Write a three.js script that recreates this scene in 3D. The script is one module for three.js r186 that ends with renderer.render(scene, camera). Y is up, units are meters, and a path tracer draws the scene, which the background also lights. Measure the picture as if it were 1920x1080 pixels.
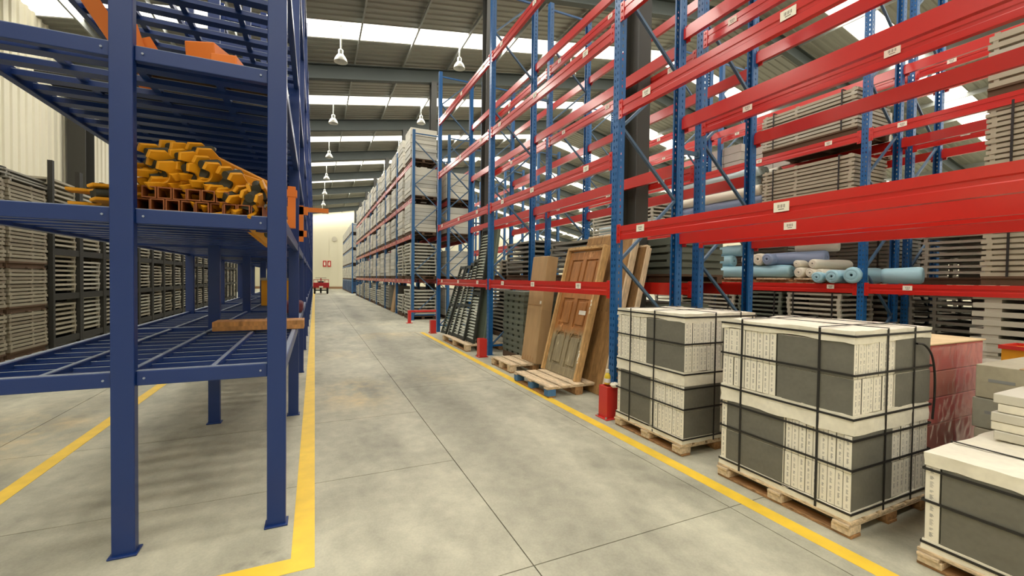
import * as THREE from 'three';
import { mergeGeometries } from 'three/addons/utils/BufferGeometryUtils.js';
import { RoundedBoxGeometry } from 'three/addons/geometries/RoundedBoxGeometry.js';
import { RectAreaLightUniformsLib } from 'three/addons/lights/RectAreaLightUniformsLib.js';
import { ImprovedNoise } from 'three/addons/math/ImprovedNoise.js';

// ---------- camera, sky, exposure, daylight ----------
const scene = new THREE.Scene();
const D2R = Math.PI / 180;
const camera = new THREE.PerspectiveCamera(67.53, 1920 / 1080, 0.05, 200);
camera.rotation.order = 'YXZ';
camera.position.set(0, 1.5, 0);
camera.rotation.set(-1.177 * D2R, -24.61 * D2R, 0.761 * D2R);
scene.add(camera);
scene.background = new THREE.Color(0xdfe6ea);
const renderer = new THREE.WebGLRenderer();
renderer.toneMapping = THREE.LinearToneMapping;
renderer.toneMappingExposure = 0.57;
renderer.shadowMap.enabled = true;
RectAreaLightUniformsLib.init();
const SKY_COL = new THREE.Color().setRGB(1.0, 0.962, 0.87);
const SKY_RADIANCE = 21;            // skylight sheets under an overcast sky
const ROOF0 = 9.25, SL = 0.16, RIDGE = 14.5, SR = 0.22, XL = -6.6, XR = 34, ZB = -58, ZF = 12;
const roofY = x => x <= RIDGE ? ROOF0 + SL * x : ROOF0 + SL * RIDGE - SR * (x - RIDGE);
const STRIPS = []; for (let z = 9; z > ZB; z -= 6) STRIPS.push(z);
for (const z of STRIPS) for (const [x0, x1] of [[XL + 0.7, RIDGE - 0.7], [RIDGE + 0.7, XR - 1]]) {
  const y0 = roofY(x0), y1 = roofY(x1), len = Math.hypot(x1 - x0, y1 - y0);
  const l = new THREE.RectAreaLight(SKY_COL, SKY_RADIANCE, len, 1.05);
  l.position.set((x0 + x1) / 2, (y0 + y1) / 2 - 0.03, z);
  // local -z faces down (normal to the roof pitch), local x runs along the strip
  const ex = new THREE.Vector3(x1 - x0, y1 - y0, 0).normalize(), ez = new THREE.Vector3(-ex.y, ex.x, 0), ey = new THREE.Vector3().crossVectors(ez, ex);
  l.quaternion.setFromRotationMatrix(new THREE.Matrix4().makeBasis(ex, ey, ez));
  l.castShadow = true; l.name = 'skylight_light';
  scene.add(l);
}

// ---------- helpers ----------
let seed = 20240;
const rnd = () => { seed |= 0; seed = seed + 0x6D2B79F5 | 0; let t = Math.imul(seed ^ seed >>> 15, 1 | seed); t = t + Math.imul(t ^ t >>> 7, 61 | t) ^ t; return ((t ^ t >>> 14) >>> 0) / 4294967296; };
const rr = (a, b) => a + (b - a) * rnd();
const used = {};
const numbered = n => { const k = used[n] = (used[n] ?? -1) + 1; return k ? n + '_' + String(k).padStart(3, '0') : n; };
function tag(o, label, category, group, kind) {
  if (label) o.userData.label = label; if (category) o.userData.category = category;
  if (group) o.userData.group = group; if (kind) o.userData.kind = kind; return o;
}
function thing(name, label, category, pos = [0, 0, 0], turn = 0, group) {
  const o = new THREE.Group(); o.name = numbered(name); o.position.set(...pos); o.rotation.y = turn; scene.add(o);
  return tag(o, label, category, group);
}
function part(name, geo, mat, parent, pos, rot) {
  const m = new THREE.Mesh(geo, mat); m.castShadow = m.receiveShadow = true;
  if (pos) m.position.set(...pos); if (rot) m.rotation.set(...rot);
  m.name = name; (parent || scene).add(m);
  if (!parent) m.name = numbered(name);
  return m;
}
function sub(name, parent, pos = [0, 0, 0], rot) { const g = new THREE.Group(); g.name = name; g.position.set(...pos); if (rot) g.rotation.set(...rot); parent.add(g); return g; }
function struct(name, geo, mat, pos, rot) { const m = part(name, geo, mat, null, pos, rot); return tag(m, null, null, null, 'structure'); }
const cache = {};
const memo = (k, f) => cache[k] ?? (cache[k] = f());
function boxUV(g, w, h, d) { // uv in metres on a box
  const uv = g.attributes.uv, n = g.attributes.normal, p = g.attributes.position;
  for (let i = 0; i < uv.count; i++) {
    const ax = Math.abs(n.getX(i)), ay = Math.abs(n.getY(i)), az = Math.abs(n.getZ(i));
    if (ax >= ay && ax >= az) uv.setXY(i, p.getZ(i), p.getY(i)); else if (ay >= az) uv.setXY(i, p.getX(i), p.getZ(i)); else uv.setXY(i, p.getX(i), p.getY(i));
  } return g;
}
const bx = (w, h, d) => memo(`b${w.toFixed(4)},${h.toFixed(4)},${d.toFixed(4)}`, () => boxUV(new THREE.BoxGeometry(w, h, d), w, h, d));
const rbx = (w, h, d, r = 0.006) => memo(`r${w.toFixed(4)},${h.toFixed(4)},${d.toFixed(4)},${r}`, () => boxUV(new RoundedBoxGeometry(w, h, d, 2, r), w, h, d));
const at = (g, x, y, z, rx = 0, ry = 0, rz = 0) => { const c = g.clone(); c.applyMatrix4(new THREE.Matrix4().makeRotationFromEuler(new THREE.Euler(rx, ry, rz))); c.translate(x, y, z); return c; };
const merge = a => mergeGeometries(a.map(g => { const c = g.index ? g.toNonIndexed() : g; for (const k of Object.keys(c.attributes)) if (!['position', 'normal', 'uv'].includes(k)) c.deleteAttribute(k); c.clearGroups(); return c; }), false);
const cyl = (r, h, n = 12) => memo(`c${r},${h},${n}`, () => new THREE.CylinderGeometry(r, r, h, n));
function bar(a, b, w, t) { // a box from a to b
  const A = new THREE.Vector3(...a), B = new THREE.Vector3(...b), L = A.distanceTo(B), g = boxUV(new THREE.BoxGeometry(w, L, t), w, L, t);
  g.applyQuaternion(new THREE.Quaternion().setFromUnitVectors(new THREE.Vector3(0, 1, 0), B.clone().sub(A).normalize()));
  g.translate((A.x + B.x) / 2, (A.y + B.y) / 2, (A.z + B.z) / 2); return g;
}
const ORD = ['first', 'second', 'third', 'fourth', 'fifth', 'sixth', 'seventh', 'eighth', 'ninth', 'tenth', 'eleventh', 'twelfth', 'thirteenth', 'fourteenth', 'fifteenth', 'sixteenth', 'seventeenth', 'eighteenth', 'nineteenth', 'twentieth', 'twenty-first', 'twenty-second', 'twenty-third', 'twenty-fourth'];

// ---------- textures ----------
const noise = new ImprovedNoise();
const fbm = (x, y, s, oct = 4) => { let a = 0, k = 1, t = 0; for (let i = 0; i < oct; i++) { a += k * noise.noise(x * s, y * s, 7.3 + i * 3.1); t += k; k *= 0.55; s *= 2.1; } return a / t; };
function tex(w, h, f, srgb = true) {
  const d = new Uint8Array(w * h * 4);
  for (let j = 0; j < h; j++) for (let i = 0; i < w; i++) { const c = f(i / w, j / h, i, j), k = (j * w + i) * 4; d[k] = Math.max(0, Math.min(255, c[0])); d[k + 1] = Math.max(0, Math.min(255, c[1])); d[k + 2] = Math.max(0, Math.min(255, c[2])); d[k + 3] = 255; }
  const t = new THREE.DataTexture(d, w, h); t.wrapS = t.wrapT = THREE.RepeatWrapping; t.magFilter = THREE.LinearFilter; t.minFilter = THREE.LinearMipmapLinearFilter; t.generateMipmaps = true;
  if (srgb) t.colorSpace = THREE.SRGBColorSpace; t.needsUpdate = true; return t;
}
const tile = (u, v, s, oct) => { // periodic noise
  const a = fbm(u, v, s, oct), b = fbm(u - 1, v, s, oct), c = fbm(u, v - 1, s, oct), d = fbm(u - 1, v - 1, s, oct); const e = u * u * (3 - 2 * u), f = v * v * (3 - 2 * v);
  return (a * (1 - e) + b * e) * (1 - f) + (c * (1 - e) + d * e) * f;
};
// concrete slab: floor coordinates are known, so dust and stains lie where the photograph has them
const gauss = (x, z, cx, cz, sx, sz) => Math.exp(-((x - cx) ** 2) / (sx * sx) - ((z - cz) ** 2) / (sz * sz));
function concrete(x, z) {
  const n1 = fbm(x, z, 0.35, 4), n2 = fbm(x + 31, z * 0.8 + 11, 1.6, 4), n3 = fbm(x * 1.1 + 5, z + 77, 9, 3), n4 = fbm(x + 3, z * 0.55, 4.2, 3), g = rnd() - 0.5;
  let r = 171, gg = 168, b = 149;
  let v = 1 + 0.13 * n1 + 0.15 * n2 + 0.10 * n3 + 0.06 * g + 0.12 * n4;
  const wear = gauss(x, 0, 1.45, 0, 0.32, 1) * (0.55 + 0.9 * n2 + 0.5 * n4); v -= 0.24 * Math.max(0, wear);       // tyre-worn track by the joint
  v -= 0.10 * Math.max(0, fbm(x * 2 + 9, z * 0.6, 0.9, 4) - 0.05) * 3;
  const dust = Math.max(0, 0.25 + 1.1 * n2 + 0.6 * n3) * (gauss(x, z, 0.5, -5.95, 0.42, 0.75) + 0.5 * gauss(x, z, 1.75, -6.6, 0.4, 0.5) + 0.6 * gauss(x, z, 1.6, -11.5, 1.2, 0.7) + 0.4 * gauss(x, z, 0.5, -9, 0.6, 0.6) + 0.9 * gauss(x, z, -2.5, -5.5, 0.5, 0.9) + 0.3 * gauss(x, z, 1.5, -15, 1.5, 1));
  const dirt = Math.max(0, n3 + 0.7 * n2 + 0.25) * gauss(x, z, -0.28, -2.45, 0.17, 0.22);
  r *= v; gg *= v; b *= v;
  r += 30 * dust; gg += 4 * dust; b -= 28 * dust;
  r -= 150 * dirt; gg -= 146 * dirt; b -= 130 * dirt;
  return [r, gg, b];
}
const TX = (x0, x1, z0, z1, w, h) => { const t = tex(w, h, (u, v) => concrete(x0 + u * (x1 - x0), z0 + v * (z1 - z0))); t.wrapS = t.wrapT = THREE.ClampToEdgeWrapping; return t; };
const fl = (map) => new THREE.MeshStandardMaterial({ map, roughness: 0.62, metalness: 0 });
const woodT = (r, g, b, k) => tex(256, 512, (u, v) => { const w = tile(u, v * 0.12, 14, 4), f = tile(u, v * 0.25, 40, 2), s = 1 + k * w + 0.5 * k * f; return [r * s, g * s, b * s]; });
const woodPale = woodT(200, 178, 146, 0.45), woodMid = woodT(150, 112, 72, 0.6);
const scuffT = tex(256, 256, (u, v) => { const n = tile(u, v, 10, 4), s = 205 + 45 * n; return [s, s, s]; }, false);
const cardT = tex(256, 256, (u, v) => { const n = tile(u, v * 0.3, 8, 3), s = 1 + 0.12 * n; return [172 * s, 140 * s, 99 * s]; });
const paperT = tex(256, 256, (u, v) => { const n = tile(u, v, 7, 4), f = tile(u, v, 30, 2), s = 1 + 0.09 * n + 0.05 * f; return [232 * s, 226 * s, 208 * s]; });
const greyCardT = tex(256, 256, (u, v) => { const n = tile(u, v, 5, 4), f = tile(u * 1, v, 40, 2), s = 1 + 0.14 * n + 0.06 * f; return [108 * s, 106 * s, 96 * s]; });
function canvasTex(w, h, draw) { const c = document.createElement('canvas'); c.width = w; c.height = h; draw(c.getContext('2d'), w, h); const t = new THREE.CanvasTexture(c); t.colorSpace = THREE.SRGBColorSpace; return t; }
const spineT = [0, 1, 2].map(k => canvasTex(32, 192, (g, w, h) => { // small grey print running up the narrow side of a carton
  g.fillStyle = '#ece6d6'; g.fillRect(0, 0, w, h); let y = 10 + k * 5;
  const q = [[30, 12], [20, 7], [36, 10], [14, 9], [26, 8]];
  for (let i = 0; y < h - 12; i++) { const [l, gap] = q[(i + k * 2) % 5]; g.fillStyle = ['#a3a096', '#8f8c84', '#b9b5a9'][(i + k) % 3]; for (let s = 0; s < l - 3; s += 3) g.fillRect(11 + (k & 1) * 2, y + s, 5 + ((s * 7 + i) % 5), 2); y += l + gap; }
}));
const labelT = canvasTex(64, 40, (g, w, h) => { g.fillStyle = '#efe9d8'; g.fillRect(0, 0, w, h); g.fillStyle = '#7f786c'; for (let x = 16; x < 48; x += 4) g.fillRect(x, 10, 1 + (x * 7 % 3), 14); g.fillRect(20, 28, 24, 4); });

// ---------- materials ----------
const M = (c, roughness = 0.6, o = {}) => new THREE.MeshStandardMaterial({ color: c, roughness, metalness: 0, ...o });
const mats = {
  navy: M(0x0e2e6b, 0.45, { roughnessMap: scuffT }), navyWorn: M(0x8f9aae, 0.4),
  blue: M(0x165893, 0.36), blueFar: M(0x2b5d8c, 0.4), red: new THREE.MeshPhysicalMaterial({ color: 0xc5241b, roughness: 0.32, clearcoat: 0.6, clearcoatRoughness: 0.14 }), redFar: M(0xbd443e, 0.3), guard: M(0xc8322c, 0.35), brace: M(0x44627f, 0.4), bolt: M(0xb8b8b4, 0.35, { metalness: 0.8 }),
  tagPlate: M(0xffffff, 0.6, { map: labelT }),
  steelDark: M(0x35342f, 0.55), rafter: M(0x3a413e, 0.6), purlin: M(0x8d908a, 0.5), deck: M(0x84847a, 0.5), wall: M(0xe2dcc4, 0.6), wallFar: M(0xd2ccb4, 0.7),
  yellowPaint: M(0xe9b418, 0.5),
  palletWood: M(0xffffff, 0.85, { map: woodPale }), palletDark: M(0xffffff, 0.85, { map: woodMid }), palletBlue: M(0x4a78a6, 0.8),
  card: M(0xffffff, 0.85, { map: cardT }), paper: M(0xffffff, 0.75, { map: paperT }), greyCard: M(0xffffff, 0.7, { map: greyCardT }),
  strap: M(0x201e1c, 0.5), panel: M(0xb4b0a0, 0.5), panelDark: M(0x8a877b, 0.55), panelTan: M(0xaaa28e, 0.6), wallPanel: M(0x938b77, 0.65), wallPanelB: M(0x857b68, 0.65), panelGreen: M(0x646a5e, 0.55), panelLight: M(0xc6c3b4, 0.5), panelWhite: M(0xcfcbbd, 0.5),
  frameBlack: M(0x26241e, 0.6), skid: M(0x5a4430, 0.85), box: M(0xcfcabb, 0.6), boxShade: M(0xbbb8ad, 0.6),
  yel: M(0xd4920f, 0.5), orange: M(0xd87420, 0.5), oDark: M(0x8a4a1c, 0.55), rubber: M(0x34342a, 0.7), pin: M(0xa9a99f, 0.35, { metalness: 0.7 }),
  foamPale: M(0xc8dde2, 0.45), foamBlue: M(0x9cc6d4, 0.4), foamSlate: M(0x8c9cba, 0.4), foamWhite: M(0xe6dfcd, 0.7), core: M(0x2b4a55, 0.8),
  lampShade: M(0xdadbd2, 0.35), lampMetal: M(0xb9bbb4, 0.4, { metalness: 0.6 }),
};
const spineM = spineT.map(t => M(0xffffff, 0.75, { map: t }));

// ---------- the hall: floor, walls, roof ----------
const floor = new THREE.Group(); floor.name = 'floor'; tag(floor, null, null, null, 'structure'); scene.add(floor);
part('floor_base', bx(XR - XL + 0.4, 0.2, ZF - ZB + 0.4), M(0x23221e, 0.9), floor, [(XL + XR) / 2, -0.112, (ZF + ZB) / 2]);
const NEAR = [TX(-6.6, 1.05, -12, 0, 1024, 1536), TX(1.05, 8.7, -12, 0, 1024, 1536)], FAR = TX(-6.6, 34, -58, 12, 1024, 1792);
const nearM = NEAR.map(fl), farM = fl(FAR);
function slab(x0, x1, z0, z1) {
  const near = z0 >= -12.001 && z1 <= 0.001 && x1 <= 8.71, k = x0 < 1.04 ? 0 : 1, a = near ? [[-6.6, 1.05], [1.05, 8.7]][k] : [-6.6, 34], c = near ? [-12, 0] : [-58, 12];
  const g = new THREE.BoxGeometry(x1 - x0 - 0.007, 0.02, z1 - z0 - 0.007); g.translate((x0 + x1) / 2, -0.01, (z0 + z1) / 2);
  const p = g.attributes.position, uv = g.attributes.uv;
  for (let i = 0; i < p.count; i++) uv.setXY(i, (p.getX(i) - a[0]) / (a[1] - a[0]), (p.getZ(i) - c[0]) / (c[1] - c[0]));
  part('slab', g, near ? nearM[k] : farM, floor);
}
const zl = [0, -1.97, -3.4, -4.8, -8.4, -12], zr = [0, -1.97, -5.9, -9.2, -12], zfar = [-12, -18, -24, -30, -36, -42, -48, -53, -58];
for (let i = 0; i + 1 < zl.length; i++) { slab(-6.6, -2.45, zl[i + 1], zl[i]); slab(-2.45, 1.05, zl[i + 1], zl[i]); }
for (let i = 0; i + 1 < zr.length; i++) { slab(1.05, 2.52, zr[i + 1], zr[i]); slab(2.52, 5.7, zr[i + 1], zr[i]); slab(5.7, 8.7, zr[i + 1], zr[i]); }
for (let i = 0; i + 1 < zfar.length; i++) for (const [a, b] of [[-6.6, -2.45], [-2.45, 1.05], [1.05, 5.7], [5.7, 12], [12, 34]]) slab(a, b, zfar[i + 1], zfar[i]);
for (const [a, b] of [[-6.6, 1.05], [1.05, 8.7], [8.7, 34]]) slab(a, b, 0, 12);
slab(8.7, 34, -12, 0);
// painted lines
function line(label, pts) { const l = struct('floor_line', mergeGeometries(pts.map(([x0, x1, z0, z1]) => boxUV(at(new THREE.BoxGeometry(x1 - x0, 0.002, z1 - z0), (x0 + x1) / 2, 0.001, (z0 + z1) / 2), 1, 1, 1))), lineM); l.userData.label = label; }
const lineM = new THREE.MeshStandardMaterial({ roughness: 0.5, map: tex(256, 256, (u, v) => { const n = tile(u, v, 8, 4), s = 1 + 0.10 * n; return [238 * s, 202 * s - 4, 62]; }) });
line('yellow painted line along the left rack, turning a corner', [[-0.11, 0.005, -57, -2.41], [-1.95, -0.11, -2.53, -2.41], [-1.95, -1.84, -57, -2.53]]);
line('yellow painted line along the pallet racks', [[2.63, 2.74, -11.8, 1.5]]);

const ribWall = (len, h, pitch, depth) => { // trapezoid ribs, in x along the length, z outwards
  const s = new THREE.Shape(); s.moveTo(0, -0.12); s.lineTo(0, 0); const n = Math.floor(len / pitch), p = len / n;
  for (let i = 0; i < n; i++) { const x = i * p; s.lineTo(x + p * 0.55, 0); s.lineTo(x + p * 0.65, depth); s.lineTo(x + p * 0.9, depth); s.lineTo(x + p, 0); }
  s.lineTo(len, -0.12); const g = new THREE.ExtrudeGeometry(s, { depth: h, bevelEnabled: false }); g.rotateX(-Math.PI / 2); return g; // outward = -z after turn
};
{ // left wall: outline faces +x
  const g = ribWall(ZF - ZB, roofY(XL) + 0.1, 0.3, 0.035); g.rotateY(-Math.PI / 2); // length along z, ribs towards the hall
  struct('wall_left', g, mats.wall, [XL - 0.035, 0, ZB]);
}
const endWall = (z, name, mat) => { const s = new THREE.Shape(); s.moveTo(XL - 0.2, 0); s.lineTo(XR + 0.2, 0); s.lineTo(XR + 0.2, roofY(XR) + 0.15); s.lineTo(RIDGE, roofY(RIDGE) + 0.15); s.lineTo(XL - 0.2, roofY(XL) + 0.15); const g = new THREE.ExtrudeGeometry(s, { depth: 0.2, bevelEnabled: false }); return struct(name, g, mat, [0, 0, z]); };
endWall(ZB - 0.2, 'wall_back', mats.wallFar); endWall(ZF, 'wall_front', mats.wall);
{ const g = []; for (let x = XL + 0.2; x < 8; x += 1) g.push(at(bx(0.04, 7.6, 0.02), x, 3.85, ZB + 0.012)); const w = struct('trim_1', merge(g), mats.wallFar); w.userData.label = 'upright panel seams of the far wall'; }
struct('trim_2', bx(14, 0.28, 0.06), M(0x8a6a4c, 0.7), [0.4, 0.14, ZB + 0.04]).userData.label = 'brown kick strip along the foot of the far wall';
struct('wall_right', bx(0.2, roofY(XR) + 0.15, ZF - ZB), mats.wall, [XR + 0.1, (roofY(XR) + 0.15) / 2, (ZF + ZB) / 2]);

const ceiling = new THREE.Group(); ceiling.name = 'ceiling'; tag(ceiling, null, null, null, 'structure'); scene.add(ceiling);
const deckGeo = (len, dz) => { // corrugations run down the slope (local x), thickness upwards
  const s = new THREE.Shape(), n = Math.max(1, Math.round(dz / 0.28)), p = dz / n; s.moveTo(0, 0.1); s.lineTo(0, 0);
  for (let i = 0; i < n; i++) { const x = i * p; s.lineTo(x + p * 0.45, 0); s.lineTo(x + p * 0.55, 0.035); s.lineTo(x + p * 0.88, 0.035); s.lineTo(x + p, 0); }
  s.lineTo(dz, 0.1); const g = new THREE.ExtrudeGeometry(s, { depth: len, bevelEnabled: false }); g.rotateY(Math.PI / 2); return g; // length +x, width -z
};
const slopes = [[XL - 0.1, RIDGE], [RIDGE, XR + 0.1]];
const strips = STRIPS.slice().sort((a, b) => b - a);
let zPrev = ZF + 0.1;
const deckZ = []; for (const z of strips) { deckZ.push([zPrev, z + 0.55]); zPrev = z - 0.55; } deckZ.push([zPrev, ZB - 0.1]);
for (const [x0, x1] of slopes) {
  const a = Math.atan2(roofY(x1) - roofY(x0), x1 - x0), len = Math.hypot(roofY(x1) - roofY(x0), x1 - x0) + 0.02;
  for (const [z1, z0] of deckZ) part('deck_panel', memo(`deck${len.toFixed(2)},${(z1 - z0).toFixed(2)}`, () => deckGeo(len, z1 - z0)), mats.deck, ceiling, [x0, roofY(x0), z1], [0, 0, a]);
  for (let x = x0 + 1; x < x1; x += 1.75) part('purlin', memo('purlin', () => merge([bx(0.05, 0.012, ZF - ZB), at(bx(0.01, 0.18, ZF - ZB), 0.02, 0.09, 0)])), mats.purlin, ceiling, [x, roofY(x) - 0.2, (ZF + ZB) / 2]);
}
const SHEET = new THREE.MeshStandardMaterial({ color: 0xf4f2ea, roughness: 0.5, emissive: SKY_COL, emissiveIntensity: 3.2 });
strips.forEach((z, i) => {
  const w = new THREE.Group(); w.name = 'window_' + (i + 1); tag(w, 'long translucent skylight strip in the roof', null, null, 'structure'); scene.add(w);
  for (const [x0, x1] of slopes) {
    const a = Math.atan2(roofY(x1) - roofY(x0), x1 - x0), n = 5, L = (x1 - x0) / n;
    for (let k = 0; k < n; k++) { const xm = x0 + (k + 0.5) * L; part('window_pane', bx(L / Math.cos(a) - 0.02, 0.03, 1.1), SHEET, w, [xm, roofY(xm) + 0.045, z], [0, 0, a]); }
  }
});
for (let z = 7; z > ZB; z -= 6) { // portal frames
  for (const [x0, x1] of slopes) {
    const h = 0.5, y0 = roofY(x0) - 0.22, y1 = roofY(x1) - 0.22, g = [];
    for (const dy of [0, -h]) g.push(bar([x0, y0 + dy, z], [x1, y1 + dy, z], 0.03, 0.22));
    const s = new THREE.Shape(); s.moveTo(x0, y0); s.lineTo(x1, y1); s.lineTo(x1, y1 - h); s.lineTo(x0, y0 - h); g.push(at(new THREE.ExtrudeGeometry(s, { depth: 0.015, bevelEnabled: false }), 0, 0, z - 0.007));
    part('rafter', merge(g), mats.rafter, ceiling);
  }
}
const colGeo = (h, w = 0.3, d = 0.3) => memo(`col${h.toFixed(2)}${w}${d}`, () => merge([at(bx(w, h, 0.02), 0, h / 2, d / 2), at(bx(w, h, 0.02), 0, h / 2, -d / 2), at(bx(0.015, h, d), 0, h / 2, 0), at(rbx(w + 0.1, 0.03, d + 0.1), 0, 0.015, 0)]));
for (let z = 7; z > ZB; z -= 6) {
  for (const x of [XL + 0.3, 4.24]) { const c = struct('column', colGeo(roofY(x) - 0.7, x < 0 ? 0.4 : 0.22, x < 0 ? 0.55 : 0.3), mats.steelDark, [x, 0, z]); c.userData.label = x < 0 ? 'dark steel column against the left wall' : 'dark steel column between the back-to-back racks'; }
}

// ---------- high-bay lamps ----------
function lampProto() {
  const o = thing('pendant_lamp', '', 'lamp');
  part('rod', cyl(0.035, 1.3, 10), mats.lampMetal, o, [0, 0.87, 0]);
  part('housing', new THREE.LatheGeometry([[0, 0.28], [0.09, 0.28], [0.12, 0.24], [0.12, 0.08], [0.14, 0.04], [0.1, 0.02], [0, 0.02]].map(p => new THREE.Vector2(...p)), 20), mats.lampMetal, o);
  part('shade', new THREE.LatheGeometry([[0.13, 0.05], [0.2, -0.04], [0.27, -0.16], [0.31, -0.3], [0.3, -0.3], [0.26, -0.15], [0.19, -0.03], [0.12, 0.04]].map(p => new THREE.Vector2(...p)), 28), mats.lampShade, o);
  part('bulb', new THREE.SphereGeometry(0.09, 14, 10), M(0xe9e7da, 0.3), o, [0, -0.1, 0]);
  return o;
}
{
  const p = lampProto(); let first = true, i = 0;
  for (const [lx, where] of [[0.72, 'above the aisle'], [4.6, 'above the red pallet racks'], [9.2, 'high above the far pallet racks']]) for (let k = 0; k < 7; k++) {
    const o = first ? p : p.clone(); if (!first) { o.name = numbered('pendant_lamp'); scene.add(o); } first = false;
    o.position.set(lx, roofY(lx) - 0.9, -14.75 - 6 * k);
    o.scale.setScalar(0.66); tag(o, `white bell-shaped pendant lamp ${where}, ${ORD[k]} from the camera`, 'lamp', 'bell lamps hanging in rows from the roof');
  }
}

// ---------- left: navy slatted rack ----------
{
  const R = thing('slatted_rack', 'long navy blue steel rack with slatted shelves on the left of the aisle', 'rack', [0, 0, -2.95]);
  const DZ = 2.27, NB = 16, LV = [0.98, 1.85, 2.71, 3.57, 4.9, 6.4], HP = 6.6;
  const post = memo('npost', () => merge([at(rbx(0.1, HP, 0.06, 0.006), 0, HP / 2, 0.018)])), base = rbx(0.125, 0.01, 0.1, 0.003);
  for (let k = 0; k <= NB; k++) for (const x of [-0.205, -0.92, -1.61]) { const p = part('post', post, mats.navy, R, [x, 0, -k * DZ]); part('base_plate', base, mats.navy, p, [0, 0.006, 0.018]); }
  const slatG = memo('slat', () => { const g = merge([bx(1.4, 0.006, 0.085), at(bx(1.4, 0.03, 0.005), 0, 0.013, 0.04), at(bx(1.4, 0.03, 0.005), 0, 0.013, -0.04)]), n0 = g.attributes.position.count, l = at(bx(1.4, 0.003, 0.007), 0, 0.0295, 0.04).toNonIndexed(); l.clearGroups(); const m = mergeGeometries([g, l], true); return m; });
  const barG = memo('lbar', () => { const g = merge([bx(0.04, 0.03, DZ - 0.06)]), l = at(bx(0.022, 0.004, DZ - 0.06), 0, 0.016, 0).toNonIndexed(); l.clearGroups(); return mergeGeometries([g, l], true); });
  const beamX = memo('nbx', () => rbx(0.615, 0.078, 0.045, 0.005)), beamZ = memo('nbz', () => rbx(0.045, 0.078, DZ - 0.1, 0.005));
  const lipX = bx(0.615, 0.004, 0.03), lipZ = bx(0.03, 0.004, DZ - 0.1);
  const stuff = [], NS = 10;
  for (let k = 0; k < NB; k++) for (let j = 0; j < LV.length; j++) {
    const S = sub('shelf', R, [0, LV[j], -k * DZ]);
    for (const z of [0, ...(k === NB - 1 ? [-DZ] : [])]) for (const x of [-0.5625, -1.265]) { const b = part('edge_beam', beamX, mats.navy, S, [x, -0.041, z]); }
    for (const x of [-0.185, -1.625]) part('edge_beam', beamZ, mats.navy, S, [x, -0.041, -DZ / 2]);
    if (j < 3) { const w = []; for (const x of [-0.5625, -1.265]) w.push(at(lipX, x, 0, 0)); for (const x of [-0.185, -1.625]) w.push(at(lipZ, x, 0, -DZ / 2)); part('worn_edge', merge(w), mats.navyWorn, S, [0, -0.0005, 0]); }
    if (j < 4) for (const x of [-0.54, -0.92, -1.28]) part('lengthwise_bar', barG, [mats.navy, mats.navyWorn], S, [x, -0.026, -DZ / 2]);
    const near = k < 3 && j < 4;
    if (j < 4) for (let i = 0; i < NS; i++) { const z = -(i + 0.75) * DZ / (NS + 0.5); if (near) part('slat', slatG, [mats.navy, mats.navyWorn], S, [-0.905, -0.056, z]); else stuff.push([-0.905, LV[j] - 0.056, z - k * DZ]); }
  }
  const im = new THREE.InstancedMesh(slatG, [mats.navy, mats.navyWorn], stuff.length), mm = new THREE.Matrix4();
  stuff.forEach((p, i) => im.setMatrixAt(i, mm.makeTranslation(...p))); im.name = 'shelf_slats'; im.castShadow = im.receiveShadow = true; im.userData.kind = 'stuff'; R.add(im);
  for (let k = 0; k < 2; k++) for (const j of [0, 1, 2]) for (const x of [-0.92, -0.205]) for (const s of [-1, 1]) if (x < -0.5 || s < 0) part('bolt', memo('nbolt', () => { const c = new THREE.CylinderGeometry(0.006, 0.006, 0.006, 6); c.rotateX(Math.PI / 2); return c; }), mats.navyWorn, R, [x + s * 0.085, LV[j] - 0.04, -k * DZ + 0.027]);
}

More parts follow.
